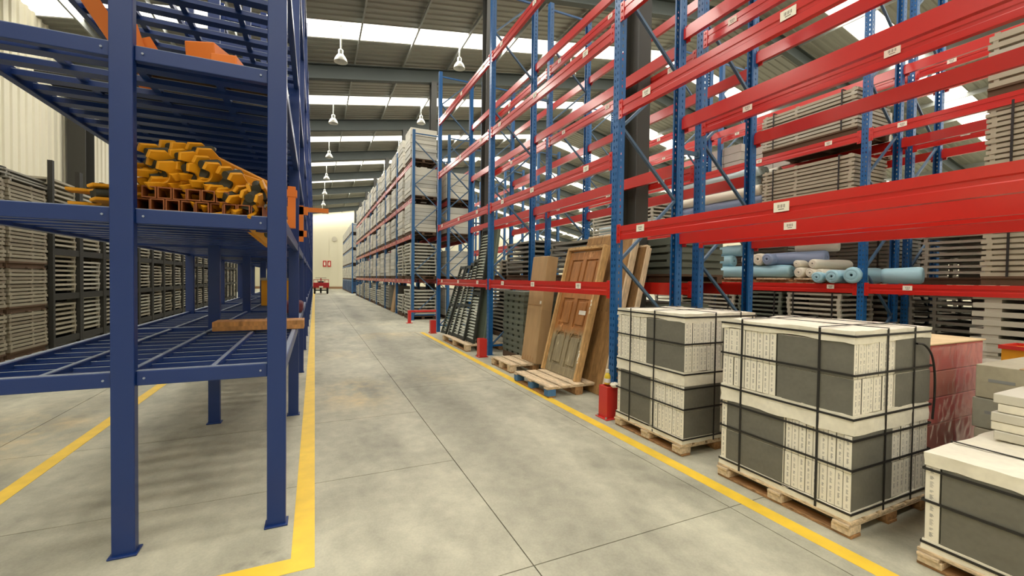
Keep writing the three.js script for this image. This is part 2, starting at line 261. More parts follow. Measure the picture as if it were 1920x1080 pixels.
// ---------- yellow clamps and orange tubes on the rack ----------
{
  // a clamp: two hooked cheek plates on a square tube with a dark jaw and a grey wedge pin
  const cheek = memo('cheek', () => { const s = new THREE.Shape(); s.moveTo(-0.05, 0); s.lineTo(-0.05, 0.6); s.lineTo(0.05, 0.6); s.lineTo(0.05, 0.09); s.lineTo(0.075, 0.02); s.lineTo(0.05, -0.04); s.lineTo(0.02, -0.035); s.absarc(-0.008, 0.0, 0.03, -0.2, Math.PI, false); s.lineTo(-0.06, -0.06); s.lineTo(-0.08, -0.03); s.lineTo(-0.06, 0.05); return new THREE.ExtrudeGeometry(s, { depth: 0.01, bevelEnabled: true, bevelSize: 0.003, bevelThickness: 0.003, bevelSegments: 1 }); });
  const body = memo('clampbody', () => { const g = merge([at(cheek, 0, 0, 0.027), at(cheek, 0, 0, -0.037), at(rbx(0.085, 0.5, 0.056, 0.006), 0, 0.35, 0)]); g.rotateX(-Math.PI / 2); return g; }); // runs along -z from the mouth
  const jaw = memo('jaw', () => merge([at(bx(0.06, 0.054, 0.1), 0.005, 0, -0.06), at(cyl(0.022, 0.09, 10), 0.05, 0, -0.02, Math.PI / 2, 0, 0.5)])), pin = memo('pin', () => { const c = new THREE.CylinderGeometry(0.011, 0.011, 0.15, 8); c.rotateZ(Math.PI / 2); return c; });
  const proto = thing('yellow_clamp', '', 'clamp'); part('body', body, mats.yel, proto); part('jaw', jaw, mats.rubber, proto); part('wedge_pin', pin, mats.pin, proto, [0.02, 0.035, -0.1], [0, 0.4, 0.5]); for (const q of [-1, 1]) for (const z of [-0.14, -0.3]) part('slot', memo('cslot', () => { const c = new THREE.CylinderGeometry(0.03, 0.03, 0.004, 16); c.scale(0.9, 1, 1.7); return c; }), mats.rubber, proto, [0, q * 0.0415, z]);
  let first = true;
  const put = (x, y, z, rot, label, group) => { const o = first ? proto : proto.clone(); if (!first) { o.name = numbered('yellow_clamp'); scene.add(o); } first = false; o.position.set(x, y, z); o.rotation.set(...rot); o.scale.setScalar(1.2); return tag(o, label, 'clamp', group); };
  const square = memo('sqtube', () => { const s = new THREE.Shape(); s.moveTo(-0.032, -0.032); s.lineTo(0.032, -0.032); s.lineTo(0.032, 0.032); s.lineTo(-0.032, 0.032); const h = new THREE.Path(); h.moveTo(-0.026, -0.026); h.lineTo(-0.026, 0.026); h.lineTo(0.026, 0.026); h.lineTo(0.026, -0.026); s.holes.push(h); const g = new THREE.ExtrudeGeometry(s, { depth: 1.2, bevelEnabled: false }); g.translate(0, 0, -1.2); return g; });
  const y0 = 1.852, PS = 1.2, rows = ['bottom', 'second', 'third', 'fourth', 'fifth'];
  for (let r = 0; r < 2; r++) for (let i = 0; i < 9 - r * 3; i++) { const t = part('square_tube', square, mats.oDark, null, [-0.86 + i * 0.068 + r * 0.03, y0 + 0.034 + r * 0.068, -2.985 - rr(0, 0.02)]); tag(t, `brown square steel tube, ${ORD[i]} from the left ${rows[r]} row beneath the yellow clamps`, 'tube', 'square tubes under the clamp pile'); }
  const T = [[], []]; // upper rows, left to right
  const lay = [[0.11, [-0.85, -0.73, -0.6, -0.49, -0.4]], [0.17, [-0.8, -0.66, -0.53, -0.42]], [0.235, [-0.84, -0.71, -0.59, -0.49]], [0.30, [-0.77, -0.65]]];
  lay.forEach(([h, xs], r) => xs.forEach((x, i) => put(x + rr(-0.015, 0.015), y0 + 0.05 + h - Math.max(0, x + 0.66) * 0.5, -3.02 - rr(0, 0.14), [-0.12 + rr(-0.08, 0.08), -Math.min(0.62, Math.asin(Math.max(0.05, (-0.26 - x) / 0.72))) + rr(-0.06, 0.06), 1.05 + rr(-0.35, 0.35)], `yellow steel clamp, ${ORD[i]} from the left in layer ${['one', 'two', 'three', 'four', 'five'][r]} of the pile`, 'yellow clamps piled on the second shelf')));
  [[-0.36, 0.07, -2.99, 1.3], [-0.31, 0.14, -3.05, 1.9]].forEach(([x, h, z, q], i) => put(x, y0 + h, z, [-0.05, -0.08, q], `yellow clamp sliding off the right flank of the pile, ${['lower', 'upper'][i]} of two`, 'yellow clamps piled on the second shelf'));
  put(-1.1, y0 + 0.075, -3.1, [0, -0.5, 0.2], 'yellow clamp lying alone left of the front rack post', 'loose clamps');
  tag(part('orange_bracket', merge([bx(0.05, 0.30, 0.05), at(bx(0.07, 0.05, 0.06), 0.0, 0.1, 0)]), mats.orange, null, [-0.155, y0 + 0.15, -3.55]), 'upright orange bracket just behind the right front post, second shelf', 'bracket');
  // orange brackets of the third shelf
  const angle = (L, w) => merge([bx(w, L, 0.012), at(bx(0.012, L, w), w / 2, 0, -w / 2), at(bx(w, 0.012, w), 0, -L / 2, -w / 2)]);
  const br = (name, label, geo, p, r) => tag(part(name, geo, mats.orange, null, p, r), label, 'bracket');
  const b1 = br('orange_bracket', 'long orange bar with bolt holes leaning against the left post, third shelf', angle(0.62, 0.085), [-1.13, 2.96, -3.5], [0.15, 0.3, 0.52]);
  part('bolt_hole', bx(0.03, 0.03, 0.006), mats.rubber, b1, [0, -0.16, 0.007]); part('bolt_hole', bx(0.03, 0.03, 0.006), mats.rubber, b1, [0.0, -0.21, 0.007]);
  br('orange_bracket', 'orange bar standing just right of the left post on the third shelf', angle(0.3, 0.07), [-0.98, 2.85, -3.35], [0.1, 0.2, 0.25]);
  br('orange_bracket', 'short orange bar leaning left beside the small orange block', angle(0.26, 0.07), [-0.9, 2.83, -3.4], [0.2, 0.2, 0.5]);
  tag(part('orange_block', rbx(0.12, 0.1, 0.12, 0.006), mats.orange, null, [-0.83, 2.77, -3.3], [0, 0.3, 0]), 'small orange steel block beside the left post, third shelf', 'block');
  tag(part('orange_block', rbx(0.17, 0.14, 0.2, 0.008), mats.orange, null, [-0.62, 2.88, -3.35], [0.1, -0.3, 0.05]), 'largest orange block on top of the tube, third shelf', 'block');
  tag(part('orange_block', rbx(0.26, 0.12, 0.16, 0.008), mats.oDark, null, [-0.62, 2.785, -3.35], [0, -0.2, -0.12]), 'dark orange tube under the largest orange block', 'tube');
  tag(part('orange_block', rbx(0.14, 0.085, 0.12, 0.008), mats.orange, null, [-0.485, 2.768, -3.12], [0, -0.2, 0]), 'rightmost orange block on the third shelf', 'block');
  br('orange_bracket', 'orange bracket poking out over the aisle from the rack edge', merge([bx(0.36, 0.05, 0.07), at(bx(0.05, 0.16, 0.07), -0.15, -0.09, 0)]), [-0.03, 2.3, -5.75]);
  br('orange_bracket', 'orange bracket hanging upright on the aisle face of the rack', merge([bx(0.04, 0.36, 0.05), at(bx(0.08, 0.08, 0.05), 0.02, 0.13, 0), at(bx(0.07, 0.06, 0.05), 0.015, -0.1, 0)]), [-0.125, 2.03, -4.85]);
  tag(part('cardboard_sheet', rbx(0.72, 0.012, 0.55, 0.003), mats.card, null, [-0.56, 2.712 + 0.006, -3.24]), 'tan cardboard sheet under the orange blocks on the third shelf', 'cardboard');
  tag(part('dark_board', rbx(1.3, 0.018, 3.3, 0.004), M(0x3a3a36, 0.8), null, [-0.9, 2.712 + 0.009, -5.25]), 'dark board covering the third shelf behind the orange blocks', 'board');
  // bottom shelf
  tag(part('timber_plank', boxUV(new RoundedBoxGeometry(0.76, 0.085, 0.26, 2, 0.005), 1, 1, 1), M(0xf0c494, 0.7, { map: woodPale }), null, [-0.475, 0.9835 + 0.0425, -4.85]), 'orange-brown timber plank laid across the lowest shelf, sticking out over the aisle', 'plank');
  const cab = thing('yellow_crate', 'yellow sheet-metal crate with pale rim far down the lowest shelf', 'crate', [-0.56, 0.984, -8.8]);
  part('shell', rbx(0.56, 0.44, 0.5, 0.01), mats.yel, cab, [0, 0.22, 0]); part('rim', merge([at(bx(0.58, 0.04, 0.03), 0, 0.46, 0.24), at(bx(0.58, 0.04, 0.03), 0, 0.46, -0.24), at(bx(0.03, 0.04, 0.46), 0.275, 0.46, 0), at(bx(0.03, 0.04, 0.46), -0.275, 0.46, 0)]), mats.panelTan, cab);
  tag(part('folded_tarp', rbx(0.4, 0.16, 0.5, 0.05), M(0x5a1f2c, 0.7), null, [-0.35, 0.984 + 0.08, -7.0]), 'dark red folded tarpaulin on the lowest shelf before the yellow crate', 'tarpaulin');
}

// ---------- stacks of formwork panels ----------
const panelGeo = (lx, lz, t) => memo(`pan${lx},${lz},${t.toFixed(3)}`, () => { // a plate over recessed ribs
  const g = [at(bx(lx, t * 0.42, lz), 0, t * 0.78, 0), at(bx(lx * 0.45, t * 0.57, lz * 0.45), 0, t * 0.285, 0)];
  for (const sx of [-1, 1]) for (const q of [-0.46, 0.46]) { g.push(at(bx(0.05, t * 0.57, 0.05), sx * (lx / 2 - 0.03), t * 0.285, q * lz)); }
  return merge(g);
});
const tightGeo = (lx, lz, t) => memo(`tig${lx},${lz},${t.toFixed(3)}`, () => merge([at(bx(lx, t * 0.66, lz), 0, t * 0.33, 0), at(bx(lx - 0.1, t * 0.34, lz - 0.1), 0, t * 0.83, 0), ...[-0.46, -0.1, 0.46].map(q => at(bx(lx - 0.012, t * 0.34, 0.05), 0, t * 0.83, q * lz))]));
const slatPanel = (lx, lz, t) => memo(`sla${lx},${lz},${t.toFixed(3)}`, () => { const g = [at(bx(lx, t * 0.58, lz), 0, t * 0.71, 0)]; for (const q of [-0.46, -0.16, 0.14, 0.44]) g.push(at(bx(lx - 0.02, t * 0.42, 0.16), 0, t * 0.21, q * lz * 0.9)); return merge(g); });
const skidGeo = (lx, lz) => memo(`skid${lx},${lz}`, () => merge([at(bx(lx, 0.03, lz), 0, 0.105, 0), ...[-0.43, 0, 0.43].map(q => at(bx(0.1, 0.09, lz), q * lx, 0.045, 0)), ...[-0.43, 0, 0.43].map(q => at(bx(lx, 0.02, 0.1), 0, 0.01, q * lz))]));
function bundle(label, group, x, y, z, lx, lz, n, t, { geo = panelGeo, mat = mats.panel, skid = 'skid', straps = 0, jit = 0.012, mat2, name = 'panel_stack', cat = 'panel stack', child = 'panel' } = {}) {
  const o = thing(name, label, cat, [x, y, z], 0, group); let h = 0;
  if (skid) { part(skid, skidGeo(lx, lz), mats.skid, o); h = 0.12; }
  const g = geo(lx, lz, t);
  for (let i = 0; i < n; i++) part(child, g, mat2 && rnd() < 0.4 ? mat2 : mat, o, [rr(-jit, jit), h + i * t, rr(-jit, jit)]);
  const H = n * t;
  if (straps) for (let s = 0; s < straps; s++) { const q = straps === 1 ? 0 : (s / (straps - 1) - 0.5) * 0.72 * lz; part('strap', memo(`st${lx}${H.toFixed(2)}`, () => merge([at(bx(0.006, H + 0.02, 0.025), -lx / 2 - 0.018, H / 2, 0), at(bx(0.006, H + 0.02, 0.025), lx / 2 + 0.018, H / 2, 0), at(bx(lx + 0.04, 0.006, 0.025), 0, H + 0.012, 0)])), mats.strap, o, [0, h, q]); }
  return o;
}
{ // along the left wall: free stacks, then black stacking frames
  const xs = -5.35, W = 1.2;
  const where = ['nearest', 'second', 'third'];
  [-8.35, -9.6, -10.85].forEach((z, c) => { // c = 2 is the furthest of the three columns
    let y = 0;
    for (let t = 0; t < 4; t++) { const n = t === 3 ? 6 : 7; bundle(`pale panel stack at the left wall, ${['lowest', 'second', 'third', 'topmost'][t]} tier of the ${['leftmost', 'middle', 'right'][c]} free column`, 'free stacks at the left wall', xs, y, z, W, 1.15, n + 3, 0.0665, { mat: mats.wallPanel, mat2: mats.wallPanelB, geo: tightGeo }); y += 0.12 + (n + 3) * 0.0665 + 0.004; }
    for (let k = 0; k < 1; k++) bundle(`loose long panels fanned on top of the ${['leftmost', 'middle', 'right'][c]} free column`, 'loose panels on the free columns', xs - 0.05, y, z - 0.3, 1.1, 1.5, 3, 0.07, { skid: null, jit: 0.08, mat: mats.panelDark });
  });
  for (let c = 0; c < 19; c++) {
    const z = -12.1 - c * 1.16, F = thing('stacking_frame', `black steel stacking frame with pale panels, ${ORD[c]} along the left wall`, 'stacking frame', [xs, 0, z], 0, 'black stacking frames along the left wall'), H = c < 9 ? 3.72 : 3.3;
    const pg = bx(0.075, H, 0.075); for (const sx of [-1, 1]) for (const sz of [-1, 1]) part('post', pg, mats.frameBlack, F, [sx * 0.61, H / 2, sz * 0.54]);
    [0.12, 1.02, 1.93, 2.84].forEach((y) => { part('beam', memo('sfb', () => merge([at(bx(0.05, 0.13, 1.0), 0.612, 0, 0), at(bx(0.05, 0.13, 1.0), -0.612, 0, 0), at(bx(1.12, 0.1, 0.06), 0, 0, 0.46), at(bx(1.12, 0.1, 0.06), 0, 0, -0.46)])), mats.frameBlack, F, [0, y, 0]); });
    [0.12, 1.02, 1.93, 2.84].forEach((y, j) => { const n = j === 3 ? 5 : 7 + (c * 7 + j) % 2; bundle(`panels in stacking frame ${['one', 'two', 'three', 'four', 'five', 'six', 'seven', 'eight', 'nine', 'ten', 'eleven', 'twelve', 'thirteen', 'fourteen', 'fifteen', 'sixteen', 'seventeen', 'eighteen', 'nineteen'][c]} along the left wall, ${['lowest', 'second', 'third', 'top'][j]} tier`, 'panels in the black stacking frames', xs, y + 0.066, z, 1.17, 0.98, n, 0.098, { skid: null, mat: c % 3 ? mats.panel : mats.wallPanel, mat2: mats.panelTan, geo: panelGeo }); });
  }
}

// ---------- pallet racks ----------
const PW = 0.1, PD = 0.09;
function perforated(w, H) { // a strip with slots, thickness along z
  const s = new THREE.Shape(); s.moveTo(-w / 2, 0); s.lineTo(w / 2, 0); s.lineTo(w / 2, H); s.lineTo(-w / 2, H);
  for (let y = 0.15; y < H - 0.1; y += 0.075) for (const x of w > 0.095 ? [-0.022, 0.022] : [0.0]) { const h = new THREE.Path(); h.moveTo(x - 0.007, y); h.lineTo(x - 0.005, y + 0.03); h.lineTo(x + 0.005, y + 0.03); h.lineTo(x + 0.007, y); s.holes.push(h); }
  return new THREE.ExtrudeGeometry(s, { depth: 0.003, bevelEnabled: false });
}
const postGeo = (H, fine) => memo(`rp${H}${fine}`, () => { // open channel, web towards -x
  const lips = [-1, 1].map(q => at(bx(0.004, H, 0.022), PD / 2, H / 2, q * (PW / 2 - 0.011)));
  if (!fine) return merge([at(bx(0.004, H, PW), -PD / 2, H / 2, 0), at(bx(PD, H, 0.004), 0, H / 2, PW / 2), at(bx(PD, H, 0.004), 0, H / 2, -PW / 2), ...lips]);
  return merge([at(perforated(PW, H), -PD / 2, 0, 0, 0, Math.PI / 2, 0), at(perforated(PD, H), 0, 0, PW / 2 - 0.003), at(perforated(PD, H), 0, 0, -PW / 2), ...lips]);
});
const beamGeo = L => memo(`rb${L.toFixed(2)}`, () => { // box beam with a pressed step, outer face towards -x
  const s = new THREE.Shape(); [[-0.025, 0], [-0.025, 0.055], [-0.017, 0.062], [-0.017, 0.088], [-0.025, 0.095], [-0.025, 0.155], [0.008, 0.155], [0.008, 0.125], [0.025, 0.125], [0.025, 0]].forEach((p, i) => i ? s.lineTo(...p) : s.moveTo(...p));
  const g = new THREE.ExtrudeGeometry(s, { depth: L, bevelEnabled: false }); g.translate(0, -0.155, -L / 2); return g;
});
const plateGeo = memo('bplate', () => merge([at(rbx(0.012, 0.21, 0.06, 0.003), -0.026, -0.085, 0), ...[-1, 0, 1].map(k => at(bx(0.01, 0.018, 0.02), -0.036, -0.085 + k * 0.07, 0))]));
const tagGeo = memo('tagp', () => { const g = new THREE.BoxGeometry(0.003, 0.07, 0.115); return g; });
function rack(label, x0, x1, zs, levelsOf, { H = 7.2, fine = 0, bm = mats.red, pm = mats.blue, tags = true, rearTags = false, spacers = false } = {}) {
  const R = thing('pallet_rack', label, 'pallet rack', [x0, 0, zs[0]]), W = x1 - x0;
  zs.forEach((z, i) => {
    const F = sub('upright_frame', R, [0, 0, z - zs[0]]), f = i < fine;
    part('post', postGeo(H, f), pm, F, [PD / 2, 0, 0]); part('post', postGeo(H, f), pm, F, [W - PD / 2, 0, 0], [0, Math.PI, 0]);
    for (const x of [PD / 2, W - PD / 2]) part('foot_plate', bx(0.13, 0.01, 0.15), pm, F, [x, 0.005, 0]);
    const a = PD, b = W - PD; let n = 0;
    for (let y = 0.2; y + 0.77 < H; y += 0.765, n++) { const p = n % 2 ? [b, a] : [a, b]; part('brace', memo(`br${W.toFixed(2)}${n % 2}`, () => bar([p[0], 0, 0], [p[1], 0.755, 0], 0.03, 0.035)), mats.brace, F, [0, y, 0]); }
    part('brace', memo(`brh${W.toFixed(2)}`, () => at(bx(W - 2 * PD, 0.035, 0.03), W / 2, 0, 0)), pm, F, [0, 0.18, 0]); part('brace', memo(`brh${W.toFixed(2)}`), pm, F, [0, H - 0.12, 0]);
  });
  if (spacers) for (const z of zs) for (const y of [3.1, 5.2]) part('row_spacer', memo('rspc', () => merge([bx(0.27, 0.05, 0.025), at(bx(0.012, 0.1, 0.08), 0.132, 0, 0), at(bx(0.012, 0.1, 0.08), -0.132, 0, 0)])), mats.brace, R, [W + 0.14, y, z - zs[0]]);
  for (let i = 0; i + 1 < zs.length; i++) {
    const L = zs[i] - zs[i + 1] - PW - 0.004, zc = (zs[i] + zs[i + 1]) / 2 - zs[0];
    for (const y of levelsOf(i)) for (const side of [0, 1]) {
      const b = part('beam', beamGeo(L), bm, R, [side ? W - 0.027 : 0.027, y, zc], [0, side ? Math.PI : 0, 0]);
      for (const q of [-1, 1]) part('end_plate', plateGeo, bm, b, [0, 0, q * (L / 2 - 0.03)]);
      if (tags && (!side || rearTags)) for (const q of [-0.36, 0, 0.36]) part('location_tag', tagGeo, mats.tagPlate, b, [-0.0268, -0.055, q * L + rr(-0.15, 0.15)]);
    }
  }
  return R;
}
const ZS = [-0.1, -4.0, -7.9, -11.8], near = [2.11, 3.5, 4.58, 5.7], mid = [1.48, 2.96, 4.42, 5.88];
const lvAB = i => i === 0 ? near : mid, lvC = () => [1.5, 2.75, 3.97, 5.2];
{ const r1 = rack('blue and red pallet rack nearest the aisle, empty upper levels', 3.1, 4.1, ZS, lvAB, { fine: 4, spacers: true }); part('location_tag', tagGeo, mats.tagPlate, r1, [0.9465, 2.035, -2.5]); }
rack('blue and red pallet rack standing back to back behind the nearest one', 4.38, 5.4, ZS, lvAB, { fine: 3 });
rack('blue and red pallet rack across the second aisle holding blue foam rolls', 8.05, 9.08, ZS, lvC, { fine: 4 });
rack('furthest right blue and red pallet rack, back to back behind the foam roll rack', 9.4, 10.45, ZS, lvC, { fine: 2 });
const ZF1 = [0, 1, 2, 3, 4, 5, 6, 7].map(k => -15.3 - k * 3.2), lvF = () => [1.45, 3.05, 4.33, 5.65];
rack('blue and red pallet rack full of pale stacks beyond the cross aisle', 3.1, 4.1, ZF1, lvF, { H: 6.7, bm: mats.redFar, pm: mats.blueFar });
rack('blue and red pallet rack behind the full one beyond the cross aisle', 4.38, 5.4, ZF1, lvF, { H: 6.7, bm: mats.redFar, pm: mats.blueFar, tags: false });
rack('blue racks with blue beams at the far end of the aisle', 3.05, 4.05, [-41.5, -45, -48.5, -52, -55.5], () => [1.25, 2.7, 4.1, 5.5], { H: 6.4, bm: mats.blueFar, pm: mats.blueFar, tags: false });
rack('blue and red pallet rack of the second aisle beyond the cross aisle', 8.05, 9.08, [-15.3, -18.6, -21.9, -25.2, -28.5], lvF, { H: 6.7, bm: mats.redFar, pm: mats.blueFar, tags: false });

// loads of the rack beyond the cross aisle: open panels below, white cartons above
const cartonCol = (lx, lz, t) => memo(`cc${lx},${lz},${t.toFixed(2)}`, () => merge([at(rbx(lx, t * 0.96, lz * 0.49, 0.01), 0, t / 2, lz * 0.252), at(rbx(lx, t * 0.96, lz * 0.49, 0.01), 0, t / 2, -lz * 0.252)]));
const LVN = ['floor', 'first beam', 'second beam', 'third beam', 'top beam'];
for (let b = 0; b < 7; b++) for (let j = 0; j < 5; j++) for (let k = 0; k < 2; k++) {
  const z = ZF1[b] - 0.72 - k * 1.52, y = [0, 1.45, 3.05, 4.33, 5.65][j] + 0.002, who = `${['near', 'far'][k]} place, ${ORD[b]} bay past the cross aisle`;
  if (j === 0 && b === 1 && k === 0) { continue; }
  const open = j === 0 ? (b + k) % 3 !== 2 : j === 1 && b === 0;
  const hmax = [1.16, 1.38, 1.1, 1.12, 1.2][j] - 0.12, h = b === 0 && k === 0 ? hmax : hmax * rr(0.72, 1);
  if (open) bundle(`grey formwork panels on the ${LVN[j]}, ${who}`, 'grey panel stacks beyond the cross aisle', 3.57, y, z, 0.96, 1.08, Math.floor(h / 0.118), 0.118, { mat: mats.panelLight, geo: panelGeo, jit: 0.02 });
  else if (j === 0) bundle(`blue-sided panels on the floor, ${who}`, 'blue-sided stacks on the floor', 3.57, y, z, 0.96, 1.0, 8, 0.125, { geo: tightGeo, mat: b % 2 ? mats.panelDark : mats.panel });
  else bundle(`pale carton stack on the ${LVN[j]}, ${who}`, 'pale carton stacks beyond the cross aisle', 3.55, y, z, 0.95, rr(0.95, 1.12), Math.max(3, Math.round(h / 0.14)), h / Math.max(3, Math.round(h / 0.14)), { geo: cartonCol, mat: mats.box, mat2: mats.boxShade, name: 'carton_stack', cat: 'carton stack', child: 'carton', jit: 0.015 });
}
for (let b = 0; b < 2; b++) for (let j = 0; j < 4; j++) for (let k = 0; k < 3; k++) bundle(`pale cartons in the row behind, ${LVN[j]}, ${['near', 'middle', 'far'][k]} place of ${ORD[b]} bay`, 'pale carton stacks of the row behind', 4.89, [0, 1.45, 3.05, 4.33][j], ZF1[b] - 0.62 - k * 1.03, 0.98, 0.9, 4, 0.24, { geo: cartonCol, mat: mats.boxShade, mat2: mats.box, name: 'carton_stack', cat: 'carton stack', child: 'carton' });
for (let b = 0; b < 4; b++) for (let j = 0; j < 5; j++) for (let k = 0; k < 2; k++) bundle(`${j === 0 ? 'dark blue' : 'bluish pale'} crate stack at the aisle end, ${LVN[j]}, ${['near', 'far'][k]} place of ${ORD[b]} bay`, 'crate stacks at the far end', 3.5, [0, 1.25, 2.7, 4.1, 5.5][j], -42.4 - b * 3.5 - k * 1.7, 0.94, 1.3, 4, [0.24, 0.28, 0.28, 0.27, 0.2][j], { geo: cartonCol, mat: j === 0 ? M(0x27476f, 0.6) : mats.boxShade, name: 'carton_stack', cat: 'carton stack', child: 'carton' });
{ // leaning board at the floor of the second bay
  tag(part('leaning_board', bx(0.06, 1.25, 0.7), mats.card, null, [3.2, 0.62, -19.35], [0, 0, -0.16]), 'tan board leaning on the rack beyond the cross aisle', 'board');
}
// loads of the row behind the doors and shutters
const grp = 'panel stacks behind the leaning doors and shutters';
bundle('grey panels on the floor behind the cardboard pack, left stack', grp, 4.88, 0, -7.05, 0.98, 1.3, 10, 0.105, { mat: mats.panelGreen, geo: slatPanel });
bundle('grey panels on the floor behind the brown door, right stack', grp, 4.88, 0, -5.3, 0.98, 1.3, 10, 0.105, { mat: mats.panelGreen, geo: slatPanel });
bundle('grey hollow panels on the first beam behind the cardboard pack', grp, 4.88, 1.48, -7.0, 0.98, 1.45, 6, 0.105, { mat: mats.panelDark, geo: panelGeo });
bundle('grey planks on the first beam right behind the brown door', grp, 4.88, 1.48, -5.2, 0.98, 1.6, 5, 0.1, { mat: mats.panelGreen, geo: tightGeo });
bundle('tall grey hollow panel stack behind the louvred shutters, near the second upright', grp, 4.88, 0, -9.0, 0.98, 1.5, 11, 0.11, { mat: mats.panelGreen, geo: panelGeo });
bundle('grey panels on the floor behind the louvred shutters, further stack', grp, 4.88, 0, -10.7, 0.98, 1.4, 11, 0.1, { mat: mats.panelDark, geo: panelGeo });
bundle('grey hollow panels on the first beam behind the louvred shutters', grp, 4.88, 1.48, -9.2, 0.98, 1.5, 7, 0.11, { mat: mats.panelDark, geo: panelGeo });
bundle('pale panels on the first beam of the row behind, furthest bay', grp, 4.88, 1.48, -10.8, 0.98, 1.0, 4, 0.1, { mat: mats.panel, geo: panelGeo });
bundle('grey panels low on the floor in the nearest rack, behind the brace', grp, 3.72, 0, -7.3, 0.7, 0.9, 11, 0.105, { mat: mats.panelGreen, geo: slatPanel });
// loads across the second aisle
const g2 = 'panel stacks across the second aisle';
bundle('strapped tan panel stack on the second beam, beside the blue rolls', g2, 8.56, 2.752, -4.95, 0.98, 1.6, 12, 0.066, { mat: mats.panelTan, geo: tightGeo, straps: 2 });
bundle('strapped pale panel stack on the third beam above the blue rolls bay', g2, 8.56, 3.972, -4.95, 0.98, 1.65, 10, 0.066, { mat: mats.panelTan, mat2: mats.panel, geo: tightGeo, straps: 2 });
bundle('tan strapped panel stack on the second beam at the right picture edge', g2, 8.56, 2.752, -1.75, 0.98, 1.75, 14, 0.07, { mat: mats.panelTan, geo: tightGeo, straps: 3 });
bundle('pale panel stack on the third beam at the right picture edge', g2, 8.56, 3.972, -1.75, 0.98, 1.75, 7, 0.1, { mat: mats.panelTan, mat2: mats.panel, geo: tightGeo, straps: 0 });
bundle('tan strapped panel stack on the first beam at the right picture edge', g2, 8.56, 1.502, -1.75, 0.98, 1.75, 10, 0.072, { mat: mats.panelTan, geo: tightGeo, straps: 3 });
bundle('grey panel stack on the first beam just right of the blue uprights', g2, 9.92, 1.502, -3.1, 0.95, 1.4, 7, 0.1, { mat: mats.panel, geo: panelGeo });
bundle('grey panel stack on the first beam behind the blue rolls', g2, 9.92, 1.502, -5.0, 0.95, 1.6, 11, 0.072, { mat: mats.panelDark, geo: tightGeo, straps: 2 });
bundle('dark grey panel stack on the furthest right rack, level with the rolls', g2, 9.92, 1.502, -6.9, 0.95, 1.6, 11, 0.072, { mat: mats.panelDark, geo: tightGeo });
bundle('pale slatted panels on the floor at the right picture edge, largest stack', g2, 8.56, 0, -1.6, 0.98, 2.2, 11, 0.115, { mat: mats.panel, geo: slatPanel, skid: 'skid' });
for (let i = 0; i < 4; i++) bundle(`grey panels low on the floor of the foam roll rack, ${ORD[i]} from the right`, g2, 8.56, 0, -4.75 - i * 1.02 - (i > 2 ? 0.4 : 0), 0.98, 0.92, 14, 0.086, { mat: i === 1 ? mats.panelGreen : mats.panel, geo: panelGeo, straps: 2 });
for (let i = 0; i < 5; i++) bundle(`dark panels on the floor of the furthest right rack, ${ORD[i]} from the right`, g2, 9.92, 0, -1.15 - i * 1.75, 0.95, 1.55, 11, 0.11, { mat: mats.panelDark, geo: panelGeo });
for (let i = 0; i < 3; i++) bundle(`pale cartons on the third beam, furthest right rack, ${ORD[i]} from the right`, g2, 9.92, 3.972, -5.2 - i * 1.3, 0.95, 1.0, 4, 0.2, { geo: cartonCol, mat: mats.boxShade, name: 'carton_stack', cat: 'carton stack', child: 'carton' });
for (let i = 0; i < 6; i++) for (let t = 0; t < 2; t++) bundle(`grey panels on the floor beyond the furthest right rack, ${['lower', 'upper'][t]}, ${ORD[i]} from the right`, g2, 13.2, t * 1.36, 0.4 - i * 1.9, 1.1, 1.7, 11, 0.11, { mat: mats.panelDark, geo: panelGeo });
for (let i = 0; i < 2; i++) bundle(`pale panel stack far down the second aisle, second beam, ${ORD[i]} from the right`, g2, 8.56, 2.752, -9.4 - i * 1.5, 0.98, 1.2, 7, 0.1, { mat: mats.panel, geo: panelGeo });
{ const s = bundle('low pale panel stack on the floor in the second aisle under the yellow box', 'low stack', 6.95, 0, -1.75, 0.95, 1.15, 5, 0.1, { mat: mats.panel, geo: panelGeo }); }
{
  const c = thing('yellow_bin', 'yellow bin with red rim on the low panel stack at the right edge', 'bin', [7.05, 0.622, -1.8]);
  part('shell', rbx(0.4, 0.2, 0.5, 0.02), mats.yel, c, [0, 0.1, 0]); part('rim', merge([at(bx(0.44, 0.04, 0.03), 0, 0.21, 0.25), at(bx(0.44, 0.04, 0.03), 0, 0.21, -0.25), at(bx(0.03, 0.04, 0.5), 0.21, 0.21, 0), at(bx(0.03, 0.04, 0.5), -0.21, 0.21, 0)]), mats.guard, c);
}

